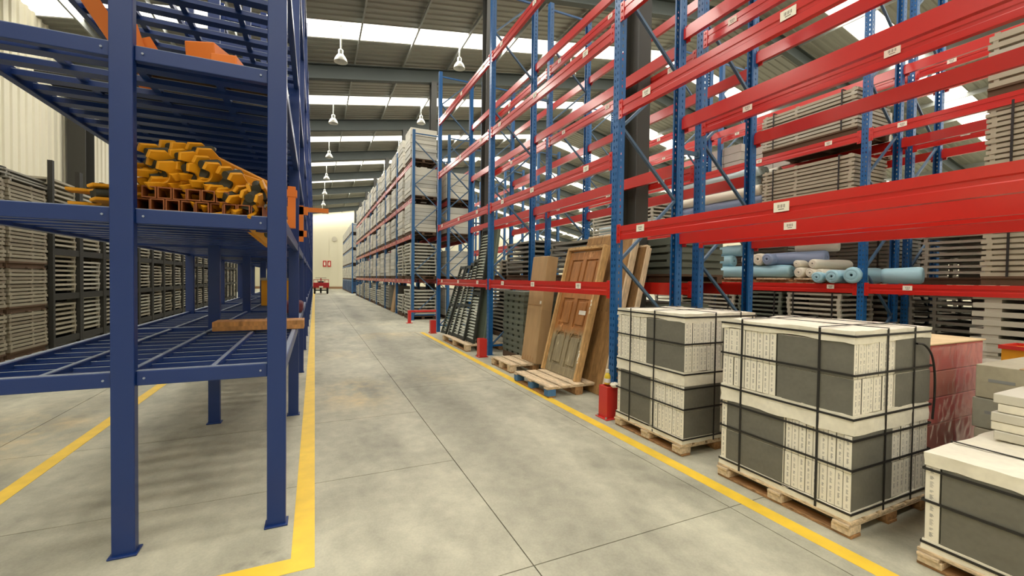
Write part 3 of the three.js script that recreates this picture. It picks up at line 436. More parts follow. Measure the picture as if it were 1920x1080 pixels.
// ---------- foam rolls ----------
{
  const rollGeo = (L, r, k) => memo(`roll${L},${r},${k}`, () => { // slack wrapped roll, axis along z, hollow core at both ends
    const prof = [[0.16, 0.02], [0.2, 0], [0.55, 0.004], [0.58, 0.016], [0.62, 0.003], [0.86, 0.01], [0.97, 0.03], [1, 0.06]], P = [...prof.map(([a, b]) => new THREE.Vector2(a * r, -L / 2 + b)), ...prof.slice().reverse().map(([a, b]) => new THREE.Vector2(a * r, L / 2 - b))];
    const pts = []; P.forEach((p, i) => { pts.push(p); if (i === prof.length - 1) for (let q = 1; q < 8; q++) pts.push(new THREE.Vector2(r, -L / 2 + 0.06 + (L - 0.12) * q / 8)); });
    const g = new THREE.LatheGeometry(pts, 22), p = g.attributes.position;
    for (let i = 0; i < p.count; i++) { const x = p.getX(i), y = p.getY(i), z = p.getZ(i), a = Math.atan2(z, x), rad = Math.hypot(x, z); const m = 1 + (rad > 0.7 * r ? 0.05 * Math.sin(3 * a + k) * Math.sin(5 * y + k) + 0.03 * Math.sin(9 * y + 2 * a + k) : 0); p.setX(i, x * m); p.setZ(i, z * m * 0.97); }
    g.computeVertexNormals(); g.rotateX(Math.PI / 2); return g;
  });
  const core = (L, r) => memo(`core${L},${r}`, () => { const c = new THREE.CylinderGeometry(r * 0.17, r * 0.17, L - 0.05, 12); c.rotateX(Math.PI / 2); return c; });
  const roll = (label, group, x, y, z, L, r, yaw, mat, tilt = 0) => { const o = thing('foam_roll', label, 'foam roll', [x, y + r, z], yaw, group); o.rotation.x = 0; part('wrap', rollGeo(L, r, used['foam_roll'] % 4), mat, o, null, [tilt, 0, 0]); part('core', core(L, r), mats.core, o, null, [tilt, 0, 0]); return o; };
  const X = Math.PI / 2, g1 = 'foam rolls on the first beam', gU = 'foam rolls on the second beam';
  const dk = thing('wooden_pallet', 'tan wooden boards under the blue foam rolls on the first beam', 'pallet', [8.56, 1.502, -5.9]);
  for (let i = 0; i < 4; i++) part('board', bx(0.98, 0.03, 0.6), mats.palletWood, dk, [0, 0.075, 1.12 - i * 0.75]); for (const q of [-0.4, 0, 0.4]) part('runner', bx(0.08, 0.06, 3.0), mats.palletDark, dk, [q, 0.03, -0.06]);
  const yb = 1.594, xf = 8.06;
  roll('long light blue roll lying lengthwise, lowest in front on the first beam', g1, xf + 0.12, yb, -5.95, 1.5, 0.125, 0.04, mats.foamBlue);
  roll('light blue roll at the far left of the first beam, lowest', g1, xf + 0.12, yb, -7.0, 0.55, 0.12, 0.05, mats.foamBlue);
  roll('light blue roll at the far left, on top of the lowest', g1, xf + 0.18, yb + 0.23, -6.9, 0.8, 0.13, 0.1, mats.foamBlue);
  roll('pale grey-green roll at the far left, highest', g1, xf + 0.25, yb + 0.46, -6.8, 0.9, 0.12, 0.1, mats.foamBlue);
  roll('light blue roll behind the lowest front roll', g1, xf + 0.4, yb, -6.2, 1.6, 0.125, 0, mats.foamBlue); roll('white roll in the back, lowest, first beam', g1, xf + 0.67, yb, -6.2, 1.6, 0.125, 0, mats.foamWhite);
  [[-6.1, 'left'], [-5.84, 'right']].forEach(([z, w]) => roll(`white roll end pointing at the aisle, ${w} of the pair in the second layer`, g1, xf + 0.5, yb + 0.25, z, 1.0, 0.122, X + 0.06, mats.foamWhite));
  roll('slate blue roll lying across to the right of the white pair', g1, xf + 0.28, yb + 0.25, -5.2, 1.0, 0.125, 0.12, mats.foamSlate);
  roll('slate blue roll end beside the white pair', g1, xf + 0.42, yb + 0.25, -5.6, 0.9, 0.115, X, mats.foamSlate);
  roll('white roll above the slate blue one', g1, xf + 0.5, yb + 0.49, -4.98, 0.7, 0.1, 0.3, mats.foamWhite);
  [[-4.96, 0.0, 0.1], [-4.76, 0.0, 0.09], [-5.0, 0.19, 0.07], [-4.6, 0.0, 0.08], [-4.72, 0.17, 0.085]].forEach(([z, dy, r], i) => roll(`thin white roll end in the cluster right of the blue rolls, ${ORD[i]}`, 'thin white roll ends', xf + 0.48, yb + dy, z, 0.96, r, X - 0.1, mats.foamWhite));
  [[-4.6, 0.1], [-4.38, 0.115], [-4.1, 0.135]].forEach(([z, r], i) => roll(`light blue roll with dark core lying on the red beam, ${['left', 'middle', 'right'][i]} of three`, 'blue rolls with dark cores', xf + 0.36, 1.505, z - 0.02, 0.9, r, X + (i - 1) * 0.04, mats.foamBlue));
  roll('pale blue roll right of the blue upright on the first beam', g1, xf + 0.32, 1.505, -3.6, 0.5, 0.13, 0.25, mats.foamBlue);
  // tall pile of the second beam
  const pal2 = thing('wooden_pallet', 'tan wooden pallet under the tall foam roll pile on the second beam', 'pallet', [8.56, 2.752, -7.2]);
  for (let i = 0; i < 4; i++) part('board', bx(0.98, 0.03, 0.5), mats.palletWood, pal2, [0, 0.105, 1.05 - i * 0.7]); for (const q of [-0.4, 0, 0.4]) part('runner', bx(0.08, 0.09, 2.6), mats.palletDark, pal2, [q, 0.045, 0]);
  const cm = [mats.foamPale, mats.foamPale, mats.foamWhite, mats.foamSlate];
  for (let l = 0; l < 5; l++) for (let i = 0; i < 4 - (l > 3 ? 1 : 0); i++) roll(`slack ${['light blue', 'light blue', 'white', 'slate blue'][(l * 3 + i) % 4]} foam roll in the tall pile, ${['lowest', 'second', 'third', 'fourth', 'top'][l]} layer, ${ORD[i]} from the front`, gU, 8.17 + i * 0.235 + (l % 2) * 0.07, 2.874 + l * 0.195, -6.95 + rr(-0.06, 0.1), 2.1 + rr(-0.15, 0.1), 0.115, rr(-0.04, 0.04), cm[(l * 3 + i) % 4]);
  for (let l = 0; l < 2; l++) for (let i = 0; i < 3; i++) roll(`pale foam roll in the bay further left, ${['lower', 'upper'][l]} layer, ${ORD[i]} from the front`, gU, 8.2 + i * 0.25, 2.76 + l * 0.21, -10.0, 2.4, 0.12, 0.02 * i, cm[(l + i) % 4]);
}

// ---------- wooden pallets ----------
function pallet(label, x, z, lx, lz, h, { blocks = mats.palletWood, top = mats.palletWood, nb = 6 } = {}) { // boards run along z (the aisle), runners along x
  const o = thing('wooden_pallet', label, 'pallet', [x, 0, z]), b = 0.018;
  for (let i = 0; i < nb; i++) part('board', rbx(lx / nb - 0.035, b, lz, 0.003), top, o, [-lx / 2 + (i + 0.5) * lx / nb, h - b / 2, 0]);
  for (const q of [-1, 0, 1]) part('runner', rbx(lx, b, 0.09, 0.003), mats.palletWood, o, [0, h - b * 1.5, q * (lz / 2 - 0.05)]);
  for (const q of [-1, 0, 1]) for (const s of [-1, 0, 1]) part('block', rbx(0.12, h - 3 * b, 0.1, 0.004), s < 0 ? blocks : mats.palletDark, o, [s * (lx / 2 - 0.07), (h - b) / 2, q * (lz / 2 - 0.055)]);
  for (const s of [-1, 0, 1]) part('bottom_board', rbx(0.1, b, lz, 0.003), mats.palletDark, o, [s * (lx / 2 - 0.07), b / 2, 0]);
  return o;
}

// ---------- strapped tile cartons ----------
const cartonG = (L, h, t) => memo(`tc${L},${h},${t.toFixed(3)}`, () => { // printed grey on the broad sides (local ±z), white narrow sides with print
  const g = new RoundedBoxGeometry(L, h, t, 1, 0.004), p = g.attributes.position, n = g.attributes.normal, uv = g.attributes.uv;
  for (let i = 0; i < p.count; i++) { if (Math.abs(n.getX(i)) > 0.7) uv.setXY(i, (p.getZ(i) / t) + 0.5, p.getY(i) / h + 0.5); else if (Math.abs(n.getZ(i)) > 0.7) uv.setXY(i, p.getX(i), p.getY(i)); else uv.setXY(i, 0.05 + 0.1 * p.getX(i), 0.5); }
  return g;
});
const faceG = (L, h) => memo(`tf${L},${h}`, () => boxUV(new THREE.BoxGeometry(L - 0.004, h - 0.002, 0.002), 1, 1, 1));
const creased = (lx, h, lz, s) => { const g = new THREE.BoxGeometry(lx, h, lz, 14, 3, 14), p = g.attributes.position; for (let i = 0; i < p.count; i++) { const x = p.getX(i), y = p.getY(i), z = p.getZ(i), q = noise.noise(x * 5 + s, y * 9, z * 5), r = noise.noise(x * 14 + s, y * 16, z * 14); p.setXYZ(i, x + (Math.abs(x) > lx / 2 - 0.01 ? 0.010 * q + 0.005 * r : 0), y + (Math.abs(y) > h / 2 - 0.005 ? 0.012 * q + 0.007 * r : 0), z + (Math.abs(z) > lz / 2 - 0.01 ? 0.010 * r : 0)); } g.computeVertexNormals(); return boxUV(g, 1, 1, 1); };
function tileStack(label, x0, zFar, W, L, layers, y0, opt = {}) { // x0 = aisle face, zFar = far end; local u runs from the far end towards the camera
  const o = thing('tile_stack', label, 'tile cartons', [x0 + W / 2, y0, zFar + L / 2]);
  const X = x => x - W / 2, U = u => u - L / 2; let h = 0;
  const pad = (t, s) => { part('white_sheet', creased(W + 0.01, t, L + 0.01, s), mats.paper, o, [0, h + t / 2, 0]); h += t; };
  const carton = (x, y, u, along, Lc, hc, t) => { // along 'x': broad side faces ±z
    const rot = along === 'x' ? 0 : Math.PI / 2, c = part('carton', cartonG(Lc, hc, t), spineM[Math.floor(rnd() * 3)], o, [X(x) + rr(-0.003, 0.003), y, U(u) + rr(-0.003, 0.003)], [0, rot, 0]);
    for (const s of [-1, 1]) part('printed_side', faceG(Lc, hc), mats.greyCard, c, [0, 0, s * (t / 2 + 0.0005)]);
  };
  const block = (xa, xb, ua, ub, normal, hc, y) => { // fills a rectangle with upright cartons
    const len = normal === 'z' ? ub - ua : xb - xa, n = Math.max(1, Math.round(len / 0.046)), t = len / n;
    for (let r = 0; r < 2; r++) for (let i = 0; i < n; i++) normal === 'z' ? carton((xa + xb) / 2, y + (r + 0.5) * hc, ua + (i + 0.5) * t, 'x', xb - xa - 0.004, hc - 0.0015, t - 0.001) : carton(xa + (i + 0.5) * t, y + (r + 0.5) * hc, (ua + ub) / 2, 'z', ub - ua - 0.004, hc - 0.0015, t - 0.001);
  };
  pad(0.05, 3);
  layers.forEach((ly, k) => { for (const b of ly.blocks) block(...b, ly.h / 2, h); h += ly.h; pad(k === layers.length - 1 ? 0.07 : 0.12, 11 + k * 5); });
  const H = h, sw = 0.013;
  const vz = (u) => part('strap', merge([at(bx(0.004, H + 0.01, sw), -W / 2 - 0.008, H / 2, 0), at(bx(0.004, H + 0.01, sw), W / 2 + 0.008, H / 2, 0), at(bx(W + 0.02, 0.004, sw), 0, H + 0.009, 0), at(bx(W + 0.02, 0.004, sw), 0, -0.001, 0)]), mats.strap, o, [0, 0, U(u)]);
  const vx = (x) => part('strap', merge([at(bx(sw, H + 0.01, 0.004), 0, H / 2, -L / 2 - 0.008), at(bx(sw, H + 0.01, 0.004), 0, H / 2, L / 2 + 0.008), at(bx(sw, 0.004, L + 0.02), 0, H + 0.009, 0)]), mats.strap, o, [X(x), 0, 0]);
  const hz = (y) => part('strap', merge([at(bx(0.004, sw, L + 0.02), -W / 2 - 0.009, 0, 0), at(bx(0.004, sw, L + 0.02), W / 2 + 0.009, 0, 0), at(bx(W + 0.02, sw, 0.004), 0, 0, L / 2 + 0.009), at(bx(W + 0.02, sw, 0.004), 0, 0, -L / 2 - 0.009)]), mats.strap, o, [0, y, 0]);
  (opt.vz ?? [0.17, 0.71]).forEach(vz); (opt.vx ?? [0.34, 0.66]).forEach(vx); (opt.hz ?? []).forEach(hz);
  return o;
}
const W0 = 0.88, L0 = 0.89, A = W0 / 2, S = 'z', D = 'x';
const up = { h: 0.43, blocks: [[0, A, 0, 0.415, S], [0, A, 0.425, L0, D], [A + 0.005, W0, 0, L0 - A, D], [A + 0.005, W0, L0 - A + 0.005, L0, S]] };
const lo = { h: 0.45, blocks: [[0, A, 0.05, 0.49, D], [0, A, 0.0, 0.045, S], [0, A, 0.495, L0, S], [A + 0.005, W0, 0, A, S], [A + 0.005, W0, A + 0.005, L0, D]] };
const hzL = [0.04, 0.30, 0.475, 0.60, 0.86, 1.09];
pallet('low wooden pallet under the middle strapped tile stack', 3.31, -1.89, 0.94, 0.92, 0.1);
tileStack('middle strapped stack of grey and white tile cartons, two layers tall', 2.87, -2.335, W0, L0, [lo, up], 0.101, { hz: hzL, vz: [0.165, 0.7] });
pallet('low wooden pallet under the furthest strapped tile stack, beside the red post guard', 3.31, -3.16, 0.94, 0.9, 0.1);
tileStack('furthest strapped stack of grey and white tile cartons beside the blue upright', 2.87, -3.6, W0, L0 - 0.005, [lo, up], 0.101, { hz: hzL, vz: [0.2, 0.53], vx: [0.36, 0.68] });
pallet('low wooden pallet under the nearest single-layer tile stack', 3.42, -0.7, 0.96, 0.94, 0.09);
const l3 = { h: 0.40, blocks: [[0, A, 0, 0.06, S], [0, A, 0.065, 0.5, D], [0, A, 0.505, L0, S], [A + 0.005, 0.9, 0, 0.44, S], [A + 0.005, 0.9, 0.445, L0, D]] };
tileStack('nearest strapped tile stack, one layer tall, cut by the picture edge', 2.975, -1.15, 0.9, L0, [l3], 0.091, { hz: [0.035, 0.26, 0.43], vz: [0.55], vx: [0.3] });
// loose strap end curling round the middle stack
{
  const c = new THREE.CatmullRomCurve3([[3.52, 1.12, -1.425], [3.6, 1.11, -1.42], [3.68, 1.05, -1.415], [3.745, 0.93, -1.42], [3.77, 0.78, -1.425], [3.765, 0.6, -1.43]].map(p => new THREE.Vector3(...p)));
  tag(part('strap_end', new THREE.TubeGeometry(c, 30, 0.007, 6), mats.strap), 'loose black strap end curling down the right corner of the middle tile stack', 'strap');
}
// cartons lying flat on the nearest stack, grey boxes and the red wrapped stack behind
{
  const flat = [0.052, 0.05, 0.054, 0.05, 0.056]; let y = 0.091 + 0.05 + 0.40 + 0.07 + 0.006;
  flat.forEach((h, i) => { const c = part('flat_carton', rbx(0.46, h - 0.003, 0.46, 0.005), i % 2 ? mats.paper : mats.box, null, [3.8 + rr(-0.012, 0.012), y + h / 2, -0.86 + rr(-0.015, 0.015)], [0, rr(-0.03, 0.03), 0]); tag(c, `white flat carton on the nearest tile stack, ${ORD[i]} from the bottom`, 'carton', 'flat cartons on the nearest tile stack'); y += h; });
  const cols = [M(0xb9b6ab, 0.75, { map: paperT }), M(0xaeb0ad, 0.75, { map: paperT }), M(0xd2cfc6, 0.75, { map: paperT }), M(0x8e8e8c, 0.7)];
  let yy = 0.12; pallet('wooden pallet under the grey boxes at the right picture edge', 4.42, -0.9, 0.9, 0.9, 0.12);
  [[0.24, 3], [0.2, 2], [0.2, 1], [0.22, 0]].forEach(([h, m], i) => { for (let k = 0; k < 2; k++) { const b = thing('grey_box', `grey-white carton behind the nearest tile stack, ${['lowest', 'second', 'third', 'topmost'][i]} row, ${k ? 'nearer' : 'further'}`, 'box', [4.4, yy, -1.08 + k * 0.46 + (i % 2) * 0.012 - 0.02], 0, 'grey cartons behind the nearest tile stack'); part('carton', rbx(0.8, h - 0.004, 0.44, 0.006), cols[m], b, [0, h / 2, 0]); part('tape', bx(0.802, 0.004, 0.05), mats.card, b, [0, h - 0.001, 0]); if (i === 3 && k) part('red_label', bx(0.003, 0.09, 0.14), M(0xb8453f, 0.6), b, [-0.401, h * 0.6, 0.0]); if (m < 2) { const g = part('print_bar', bx(0.002, 0.02, 0.12), M(0x8b8d8c, 0.8), b, [-0.4005, h * 0.55, -0.1]); part('print_bar', bx(0.002, 0.025, 0.07), M(0x6f7476, 0.8), b, [-0.4005, h * 0.5, 0.09]); } } yy += h; });
  const r = thing('wrapped_stack', 'red carton stack wrapped in clear film behind the middle tile stack', 'carton stack', [4.34, 0.12, -1.95]);
  pallet('wooden pallet under the red film-wrapped carton stack', 4.34, -1.95, 0.92, 0.92, 0.12);
  const reds = [M(0xc0605e, 0.7), M(0xb75a55, 0.7), M(0xc96a66, 0.7), M(0xb0695a, 0.75)];
  for (let j = 0; j < 5; j++) for (let i = 0; i < 2; i++) for (let k = 0; k < 2; k++) part('carton', rbx(0.425, 0.185, 0.425, 0.006), reds[(i + j * 2 + k) % 4], r, [(i - 0.5) * 0.43, 0.095 + j * 0.19, (k - 0.5) * 0.43]);
  part('top_sheet', rbx(0.88, 0.012, 0.88, 0.004), M(0xf0d9b8, 0.85, { map: paperT }), r, [0, 0.957, 0]);
  const film = new THREE.MeshPhysicalMaterial({ color: 0xffffff, roughness: 0.2, transmission: 1, thickness: 0, ior: 1.45 });
  const sheet = (w, h, s) => { const g = new THREE.PlaneGeometry(w, h, 40, 40), p = g.attributes.position; for (let i = 0; i < p.count; i++) { const x = p.getX(i), y = p.getY(i); p.setZ(i, 0.014 + 0.016 * Math.abs(noise.noise((x + y * 0.6) * 9 + s, (y - x * 0.5) * 3, s)) + 0.008 * noise.noise(x * 30 + s, y * 12, 2)); } g.computeVertexNormals(); return g; };
  for (const [a, px, pz] of [[0, 0, 0.43], [-Math.PI / 2, -0.43, 0], [Math.PI / 2, 0.43, 0], [Math.PI, 0, -0.43]]) part('wrap_film', sheet(0.86, 0.94, a * 3 + 1), film, r, [px, 0.47, pz], [0, a, 0]);
}

// ---------- leaning doors, boards and louvred panels ----------
pallet('wooden pallet with blue blocks under the leaning brown door', 3.15, -5.23, 0.96, 1.02, 0.14, { blocks: mats.palletBlue, nb: 5 });
pallet('pale wooden pallet left of the brown door, under the cardboard pack', 3.3, -6.62, 0.96, 0.8, 0.13, { nb: 5 });
pallet('wooden pallet under the dark louvred panels', 3.24, -9.25, 0.88, 1.75, 0.14, { nb: 5 });
const doorT = tex(256, 512, (u, v) => { const y = v, n = tile(u, v * 0.2, 20, 4), f = tile(u, v * 0.3, 50, 2), e = fbm(u * 3, v * 3, 1.6, 4); const s = 1 + 0.28 * n + 0.2 * f, k = Math.max(0, Math.min(1, (0.36 + 0.07 * e - y) * 14)), w = e * 2 + f > 0.85 ? 1 : 0; // old stain line: weathered grey below, brown above
  return [(164 * (1 - k) + 142 * k) * s + 40 * w, (110 * (1 - k) + 130 * k) * s + 40 * w, (58 * (1 - k) + 102 * k) * s + 38 * w]; });
{
  const H = 1.86, W = 0.84, dm = new THREE.MeshStandardMaterial({ map: doorT, roughness: 0.6 }), raw = M(0xe6cfa8, 0.85, { map: woodPale });
  const o = thing('panel_door', 'weathered brown wooden panel door in a raw timber frame, leaning on the rack', 'door', [3.17, 0.142, -5.3]); o.rotation.z = -0.245;
  const duv = (g, w, h, cy, cz) => { const p = g.attributes.position, uv = g.attributes.uv; for (let i = 0; i < p.count; i++) uv.setXY(i, (p.getZ(i) + cz) / W + 0.5, (p.getY(i) + cy) / H); return g; };
  part('slab', duv(bx(0.035, H - 0.08, W).clone(), 0, 0, H / 2, 0), dm, o, [0.05, H / 2, 0]);
  const rails = [[0.07, 0.12], [0.66, 0.10], [1.17, 0.09], [1.77, 0.12]];
  for (const [y, h] of rails) part('rail', duv(rbx(0.02, h, W - 0.02, 0.004).clone(), 0, 0, y, 0), dm, o, [0.024, y, 0]);
  for (const z of [-0.375, 0, 0.375]) part('stile', duv(rbx(0.02, H - 0.06, 0.09, 0.004).clone(), 0, 0, H / 2, z), dm, o, [0.0235, H / 2, z]);
  const pan = [[0.365, 0.40], [0.915, 0.33], [1.465, 0.43]];
  for (const [y, h] of pan) for (const z of [-0.187, 0.187]) { part('raised_panel', duv(rbx(0.024, h, 0.2, 0.01).clone(), 0, 0, y, z), dm, o, [0.026, y, z]); }
  for (const z of [-0.187, 0.187]) part('arched_moulding', duv(at(new THREE.TorusGeometry(0.12, 0.012, 6, 14, Math.PI), 0, 0, 0, 0, Math.PI / 2, 0), 0, 0, 0.56, z), dm, o, [0.018, 0.52, z]);
  for (const z of [-0.45, 0.45]) part('jamb', rbx(0.1, H, 0.045, 0.005), raw, o, [0.02, H / 2, z]);
  part('head', rbx(0.1, 0.045, 0.945, 0.005), raw, o, [0.02, H + 0.02, 0]);
  for (const [z, y] of [[0.44, 0.25], [0.46, 0.95]]) for (let i = 0; i < 4; i++) part('paint_splash', rbx(0.004, rr(0.02, 0.06), rr(0.012, 0.026), 0.0015), mats.paper, o, [-0.0305, y + i * 0.05, z - 0.01 * (i % 2)]);
  part('paper_note', bx(0.004, 0.06, 0.16), M(0xe8e4d8, 0.7), o, [0.009, 0.93, 0.24]);
  const board = (label, x, z, w, h, t, lean, mat, note) => { const b = thing('door_blank', label, 'door board', [x, 0.004, z]); b.rotation.z = -lean; part('leaf', rbx(t, h, w, 0.006), mat, b, [t / 2, h / 2, 0]); part('edge_strip', rbx(t * 0.9, h - 0.01, 0.035, 0.004), mats.palletWood, b, [t / 2, h / 2, w / 2 + 0.019]); part('edge_strip', rbx(t * 0.9, 0.03, w, 0.004), mats.palletWood, b, [t / 2, h + 0.016, 0]); if (note) part('paper_note', bx(0.003, 0.055, 0.15), M(0xe8e4d8, 0.7), b, [-0.002, h * note, w * 0.36]); return b; };
  const tan = M(0xc2a67e, 0.75, { map: woodPale }), tan2 = M(0xa48a66, 0.8, { map: woodPale });
  board('thick tan wooden door blank leaning right behind the brown door', 3.36, -5.1, 1.06, 2.2, 0.1, 0.235, tan);
  board('brown wooden board leaning behind the tan door blank, next to the blue upright', 3.5, -4.92, 0.98, 2.0, 0.07, 0.235, tan2, 0.52);
  const c = thing('cardboard_pack', 'tall flat cardboard pack leaning upright left of the brown door', 'cardboard', [3.24, 0.132, -6.4]); c.rotation.z = -0.12;
  part('pack', rbx(0.2, 1.77, 0.52, 0.012), mats.card, c, [0.1, 0.885, 0]); part('seam', bx(0.003, 0.006, 0.52), mats.palletDark, c, [-0.001, 0.95, 0]); part('paper_note', bx(0.003, 0.05, 0.05), M(0xe8e4d8, 0.7), c, [-0.001, 1.0, 0.2]);
  for (let i = 0; i < 5; i++) part('dent', bx(0.003, rr(0.05, 0.1), 0.014), mats.palletDark, c, [-0.001, 0.06, -0.2 + i * 0.09]);
}
{
  const dk = M(0x2c3029, 0.6), sl = M(0xa9ad9c, 0.5), gn = M(0x4d5a4a, 0.55);
  const louvre = (label, x, z, w, h, lean, turn, pale) => {
    const o = thing('louvred_panel', label, 'shutter', [x, 0.142, z], turn, 'louvred panels leaning on the rack'); o.rotation.set(0, 0, 0); o.rotation.order = 'YXZ'; o.rotation.y = turn; o.rotation.z = -lean;
    for (const s of [-1, 1]) part('stile', rbx(0.05, h, 0.05, 0.004), dk, o, [0.025, h / 2, s * (w / 2 - 0.025)]);
    for (const y of [0.04, h * 0.42, h - 0.04]) part('rail', rbx(0.045, 0.07, w - 0.1, 0.004), dk, o, [0.025, y, 0]);
    const n = Math.floor((h - 0.2) / 0.065); for (let i = 0; i < n; i++) { const y = 0.11 + i * 0.065; if (Math.abs(y - h * 0.42) < 0.05) continue; part('slat', memo(`ls${w}`, () => at(bx(0.055, 0.009, w - 0.1), 0, 0, 0, 0, 0, 0.75)), pale ? sl : gn, o, [0.025, y, 0]); }
  };
  louvre('tallest louvred panel with pale slats, rightmost of the leaning shutters', 3.0, -8.72, 0.5, 2.5, 0.15, 0, true);
  louvre('dark louvred panel second from the right in the leaning row', 2.95, -9.2, 0.45, 1.85, 0.22, 0, true);
  louvre('dark louvred panel in the middle of the leaning row', 2.95, -9.6, 0.36, 1.8, 0.26, 0.05, true);
  louvre('narrow dark louvred panel, second from the left in the leaning row', 2.93, -9.95, 0.3, 1.75, 0.28, 0.05, true);
  louvre('narrowest dark louvred panel at the left end of the leaning row', 2.88, -10.35, 0.34, 1.75, 0.3, 0.08, false);
  louvre('long dark louvred panel leaning deeper inside the rack behind the pale one', 3.3, -9.4, 0.5, 2.6, 0.15, 0, false);
  const p = thing('green_board', 'flat dark green board leaning just left of the second blue upright', 'board', [3.1, 0.002, -8.42]); p.rotation.z = -0.13; part('leaf', rbx(0.05, 2.55, 0.4, 0.006), M(0x4b5547, 0.55), p, [0.025, 1.275, 0]); part('edge_strip', rbx(0.055, 2.55, 0.03, 0.004), M(0x6f7b68, 0.5), p, [0.025, 1.275, 0.216]);
}

// ---------- post guards, bottle, guard rail ----------
{
  const prof = memo('guard', () => { const s = new THREE.Shape(); s.moveTo(-0.07, -0.07); s.lineTo(0.07, -0.07); s.lineTo(0.07, -0.055); s.lineTo(-0.05, -0.055); s.lineTo(-0.05, 0.055); s.lineTo(0.07, 0.055); s.lineTo(0.07, 0.07); s.lineTo(-0.07, 0.07); const g = new THREE.ExtrudeGeometry(s, { depth: 0.34, bevelEnabled: true, bevelSize: 0.004, bevelThickness: 0.004, bevelSegments: 2 }); g.rotateX(-Math.PI / 2); return g; });
  const mk = (z, label) => { const o = thing('post_guard', label, 'post guard', [2.93, 0, z]); part('shield', prof, mats.guard, o, [0, 0.008, 0]); part('foot', rbx(0.2, 0.012, 0.2, 0.004), mats.guard, o, [0, 0.006, 0]); for (const s of [-1, 1]) part('bolt', memo('gb', () => new THREE.CylinderGeometry(0.012, 0.012, 0.02, 6)), mats.bolt, o, [-0.085, 0.02, s * 0.075]); };
  mk(-3.82, 'red steel post guard at the foot of the nearest blue upright'); mk(-7.75, 'red steel post guard at the second blue upright, by the pale pallet'); mk(-11.55, 'red steel post guard at the third blue upright, by the cross aisle');
  const b = thing('spray_bottle', 'small yellow bottle with white cap tucked by the nearest blue upright', 'bottle', [2.935, 0.357, -3.85]);
  part('body', new THREE.LatheGeometry([[0, 0], [0.032, 0], [0.034, 0.01], [0.034, 0.09], [0.02, 0.12], [0.014, 0.13], [0, 0.13]].map(p => new THREE.Vector2(...p)), 18), M(0xe7c63a, 0.4), b); part('cap', cyl(0.02, 0.035, 12), mats.foamWhite, b, [0, 0.147, 0]); part('label', new THREE.CylinderGeometry(0.0345, 0.0345, 0.045, 18, 1, true), M(0xdedfe0, 0.5), b, [0, 0.045, 0]);
  const c = tag(part('crumpled_rag', (() => { const g = new THREE.IcosahedronGeometry(0.055, 3), p = g.attributes.position; for (let i = 0; i < p.count; i++) { const k = 0.75 + 0.5 * Math.abs(noise.noise(p.getX(i) * 30, p.getY(i) * 30, p.getZ(i) * 30)); p.setXYZ(i, p.getX(i) * k, p.getY(i) * k * 0.6, p.getZ(i) * k); } g.computeVertexNormals(); return g; })(), mats.foamWhite, null, [2.93, 0.38, -3.72]), 'crumpled white rag on the nearest red post guard', 'rag');
  const r = thing('guard_rail', 'low red guard rail across the end of the full rack', 'guard rail', [3.3, 0, -14.35]);
  for (const x of [-0.45, 0.5]) { part('post', rbx(0.1, 0.42, 0.1, 0.006), mats.guard, r, [x, 0.21, 0]); part('foot', rbx(0.2, 0.012, 0.2, 0.004), mats.guard, r, [x, 0.006, 0]); } part('rail', rbx(1.05, 0.07, 0.06, 0.01), mats.guard, r, [0.025, 0.39, 0]);
}

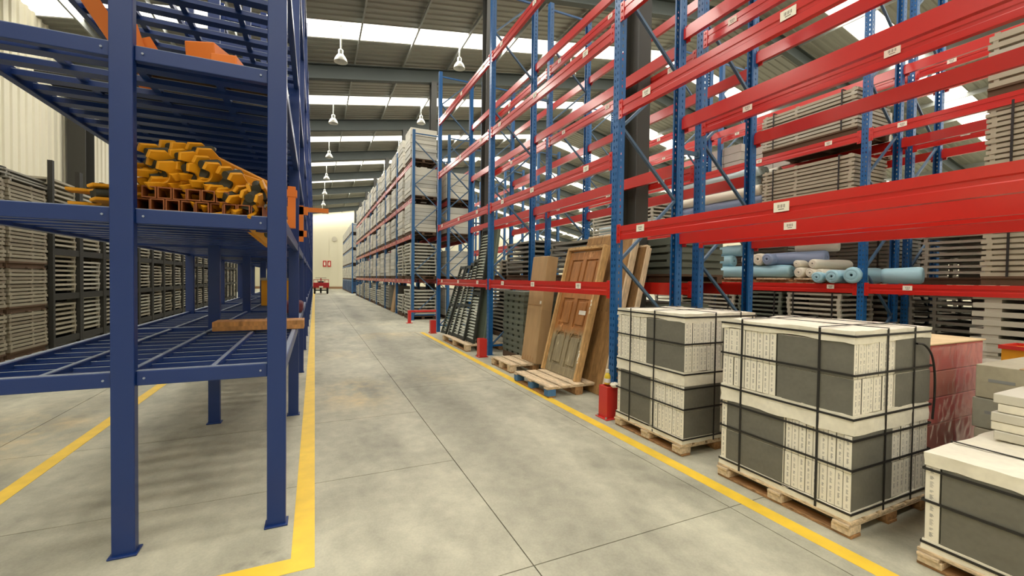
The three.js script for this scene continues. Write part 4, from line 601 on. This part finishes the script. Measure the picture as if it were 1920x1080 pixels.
// ---------- red cargo cart and signs at the end ----------
{
  const c = thing('cargo_cart', 'small red motor cart seen from behind at the far end of the aisle', 'cart', [0.5, 0, -41]), red = M(0xa51f24, 0.4), dark = M(0x1d1a18, 0.8);
  part('cargo_bed', merge([at(rbx(1.05, 0.06, 1.3, 0.01), 0, 0.5, 0), at(rbx(1.05, 0.3, 0.04, 0.01), 0, 0.66, 0.63), at(rbx(0.04, 0.3, 1.26, 0.01), 0.5, 0.66, 0), at(rbx(0.04, 0.3, 1.26, 0.01), -0.5, 0.66, 0), at(rbx(1.05, 0.3, 0.04, 0.01), 0, 0.66, -0.63)]), red, c);
  for (let i = 0; i < 5; i++) part('rail_post', bx(0.03, 0.22, 0.03), red, c, [-0.48 + i * 0.24, 0.91, 0.63]); part('top_rail', bx(1.02, 0.035, 0.035), red, c, [0, 1.03, 0.63]);
  const wheel = memo('wheel', () => { const g = new THREE.TorusGeometry(0.19, 0.07, 10, 22); g.rotateY(Math.PI / 2); return g; });
  for (const x of [-0.42, 0.42]) { const w = part('wheel', wheel, dark, c, [x, 0.26, 0.2]); part('hub', memo('hub', () => { const g = new THREE.CylinderGeometry(0.13, 0.13, 0.08, 16); g.rotateZ(Math.PI / 2); return g; }), mats.lampMetal, w); } part('wheel', wheel, dark, c, [0, 0.26, -1.25]);
  c.scale.setScalar(1.2); part('axle', bx(0.8, 0.08, 0.08), dark, c, [0, 0.27, 0.2]); part('seat', rbx(0.4, 0.12, 0.4, 0.04), dark, c, [0, 0.85, -0.9]); part('fork', bar([0, 0.3, -1.25], [0, 1.15, -1.05], 0.07, 0.07), red, c); part('handlebar', bx(0.75, 0.03, 0.03), dark, c, [0, 1.15, -1.05]);
  for (const x of [-0.42, 0.42]) part('tail_lamp', rbx(0.1, 0.07, 0.02, 0.006), M(0x6d1010, 0.3), c, [x, 0.46, 0.655]); part('number_plate', bx(0.26, 0.1, 0.012), mats.foamWhite, c, [0, 0.52, 0.66]);
  for (const [x, w] of [[1.1, 'left'], [1.62, 'right']]) { const s = thing('wall_sign', `small red and white safety sign on the far wall, ${w} of the pair`, 'sign', [x, 3.1, -57.93]); part('plate', bx(0.4, 0.75, 0.02), M(0xb5302a, 0.5), s); part('pictogram', merge([bx(0.16, 0.36, 0.006), at(bx(0.1, 0.1, 0.006), 0.02, 0.24, 0)]), mats.foamWhite, s, [0, -0.04, 0.013]); }
  tag(part('wall_clock', (() => { const g = new THREE.CylinderGeometry(0.3, 0.3, 0.06, 20); g.rotateX(Math.PI / 2); return g; })(), M(0xb9b2a0, 0.5), null, [2.2, 6.2, -57.94]), 'small grey round fitting high on the far wall', 'wall fitting');
}

renderer.render(scene, camera);
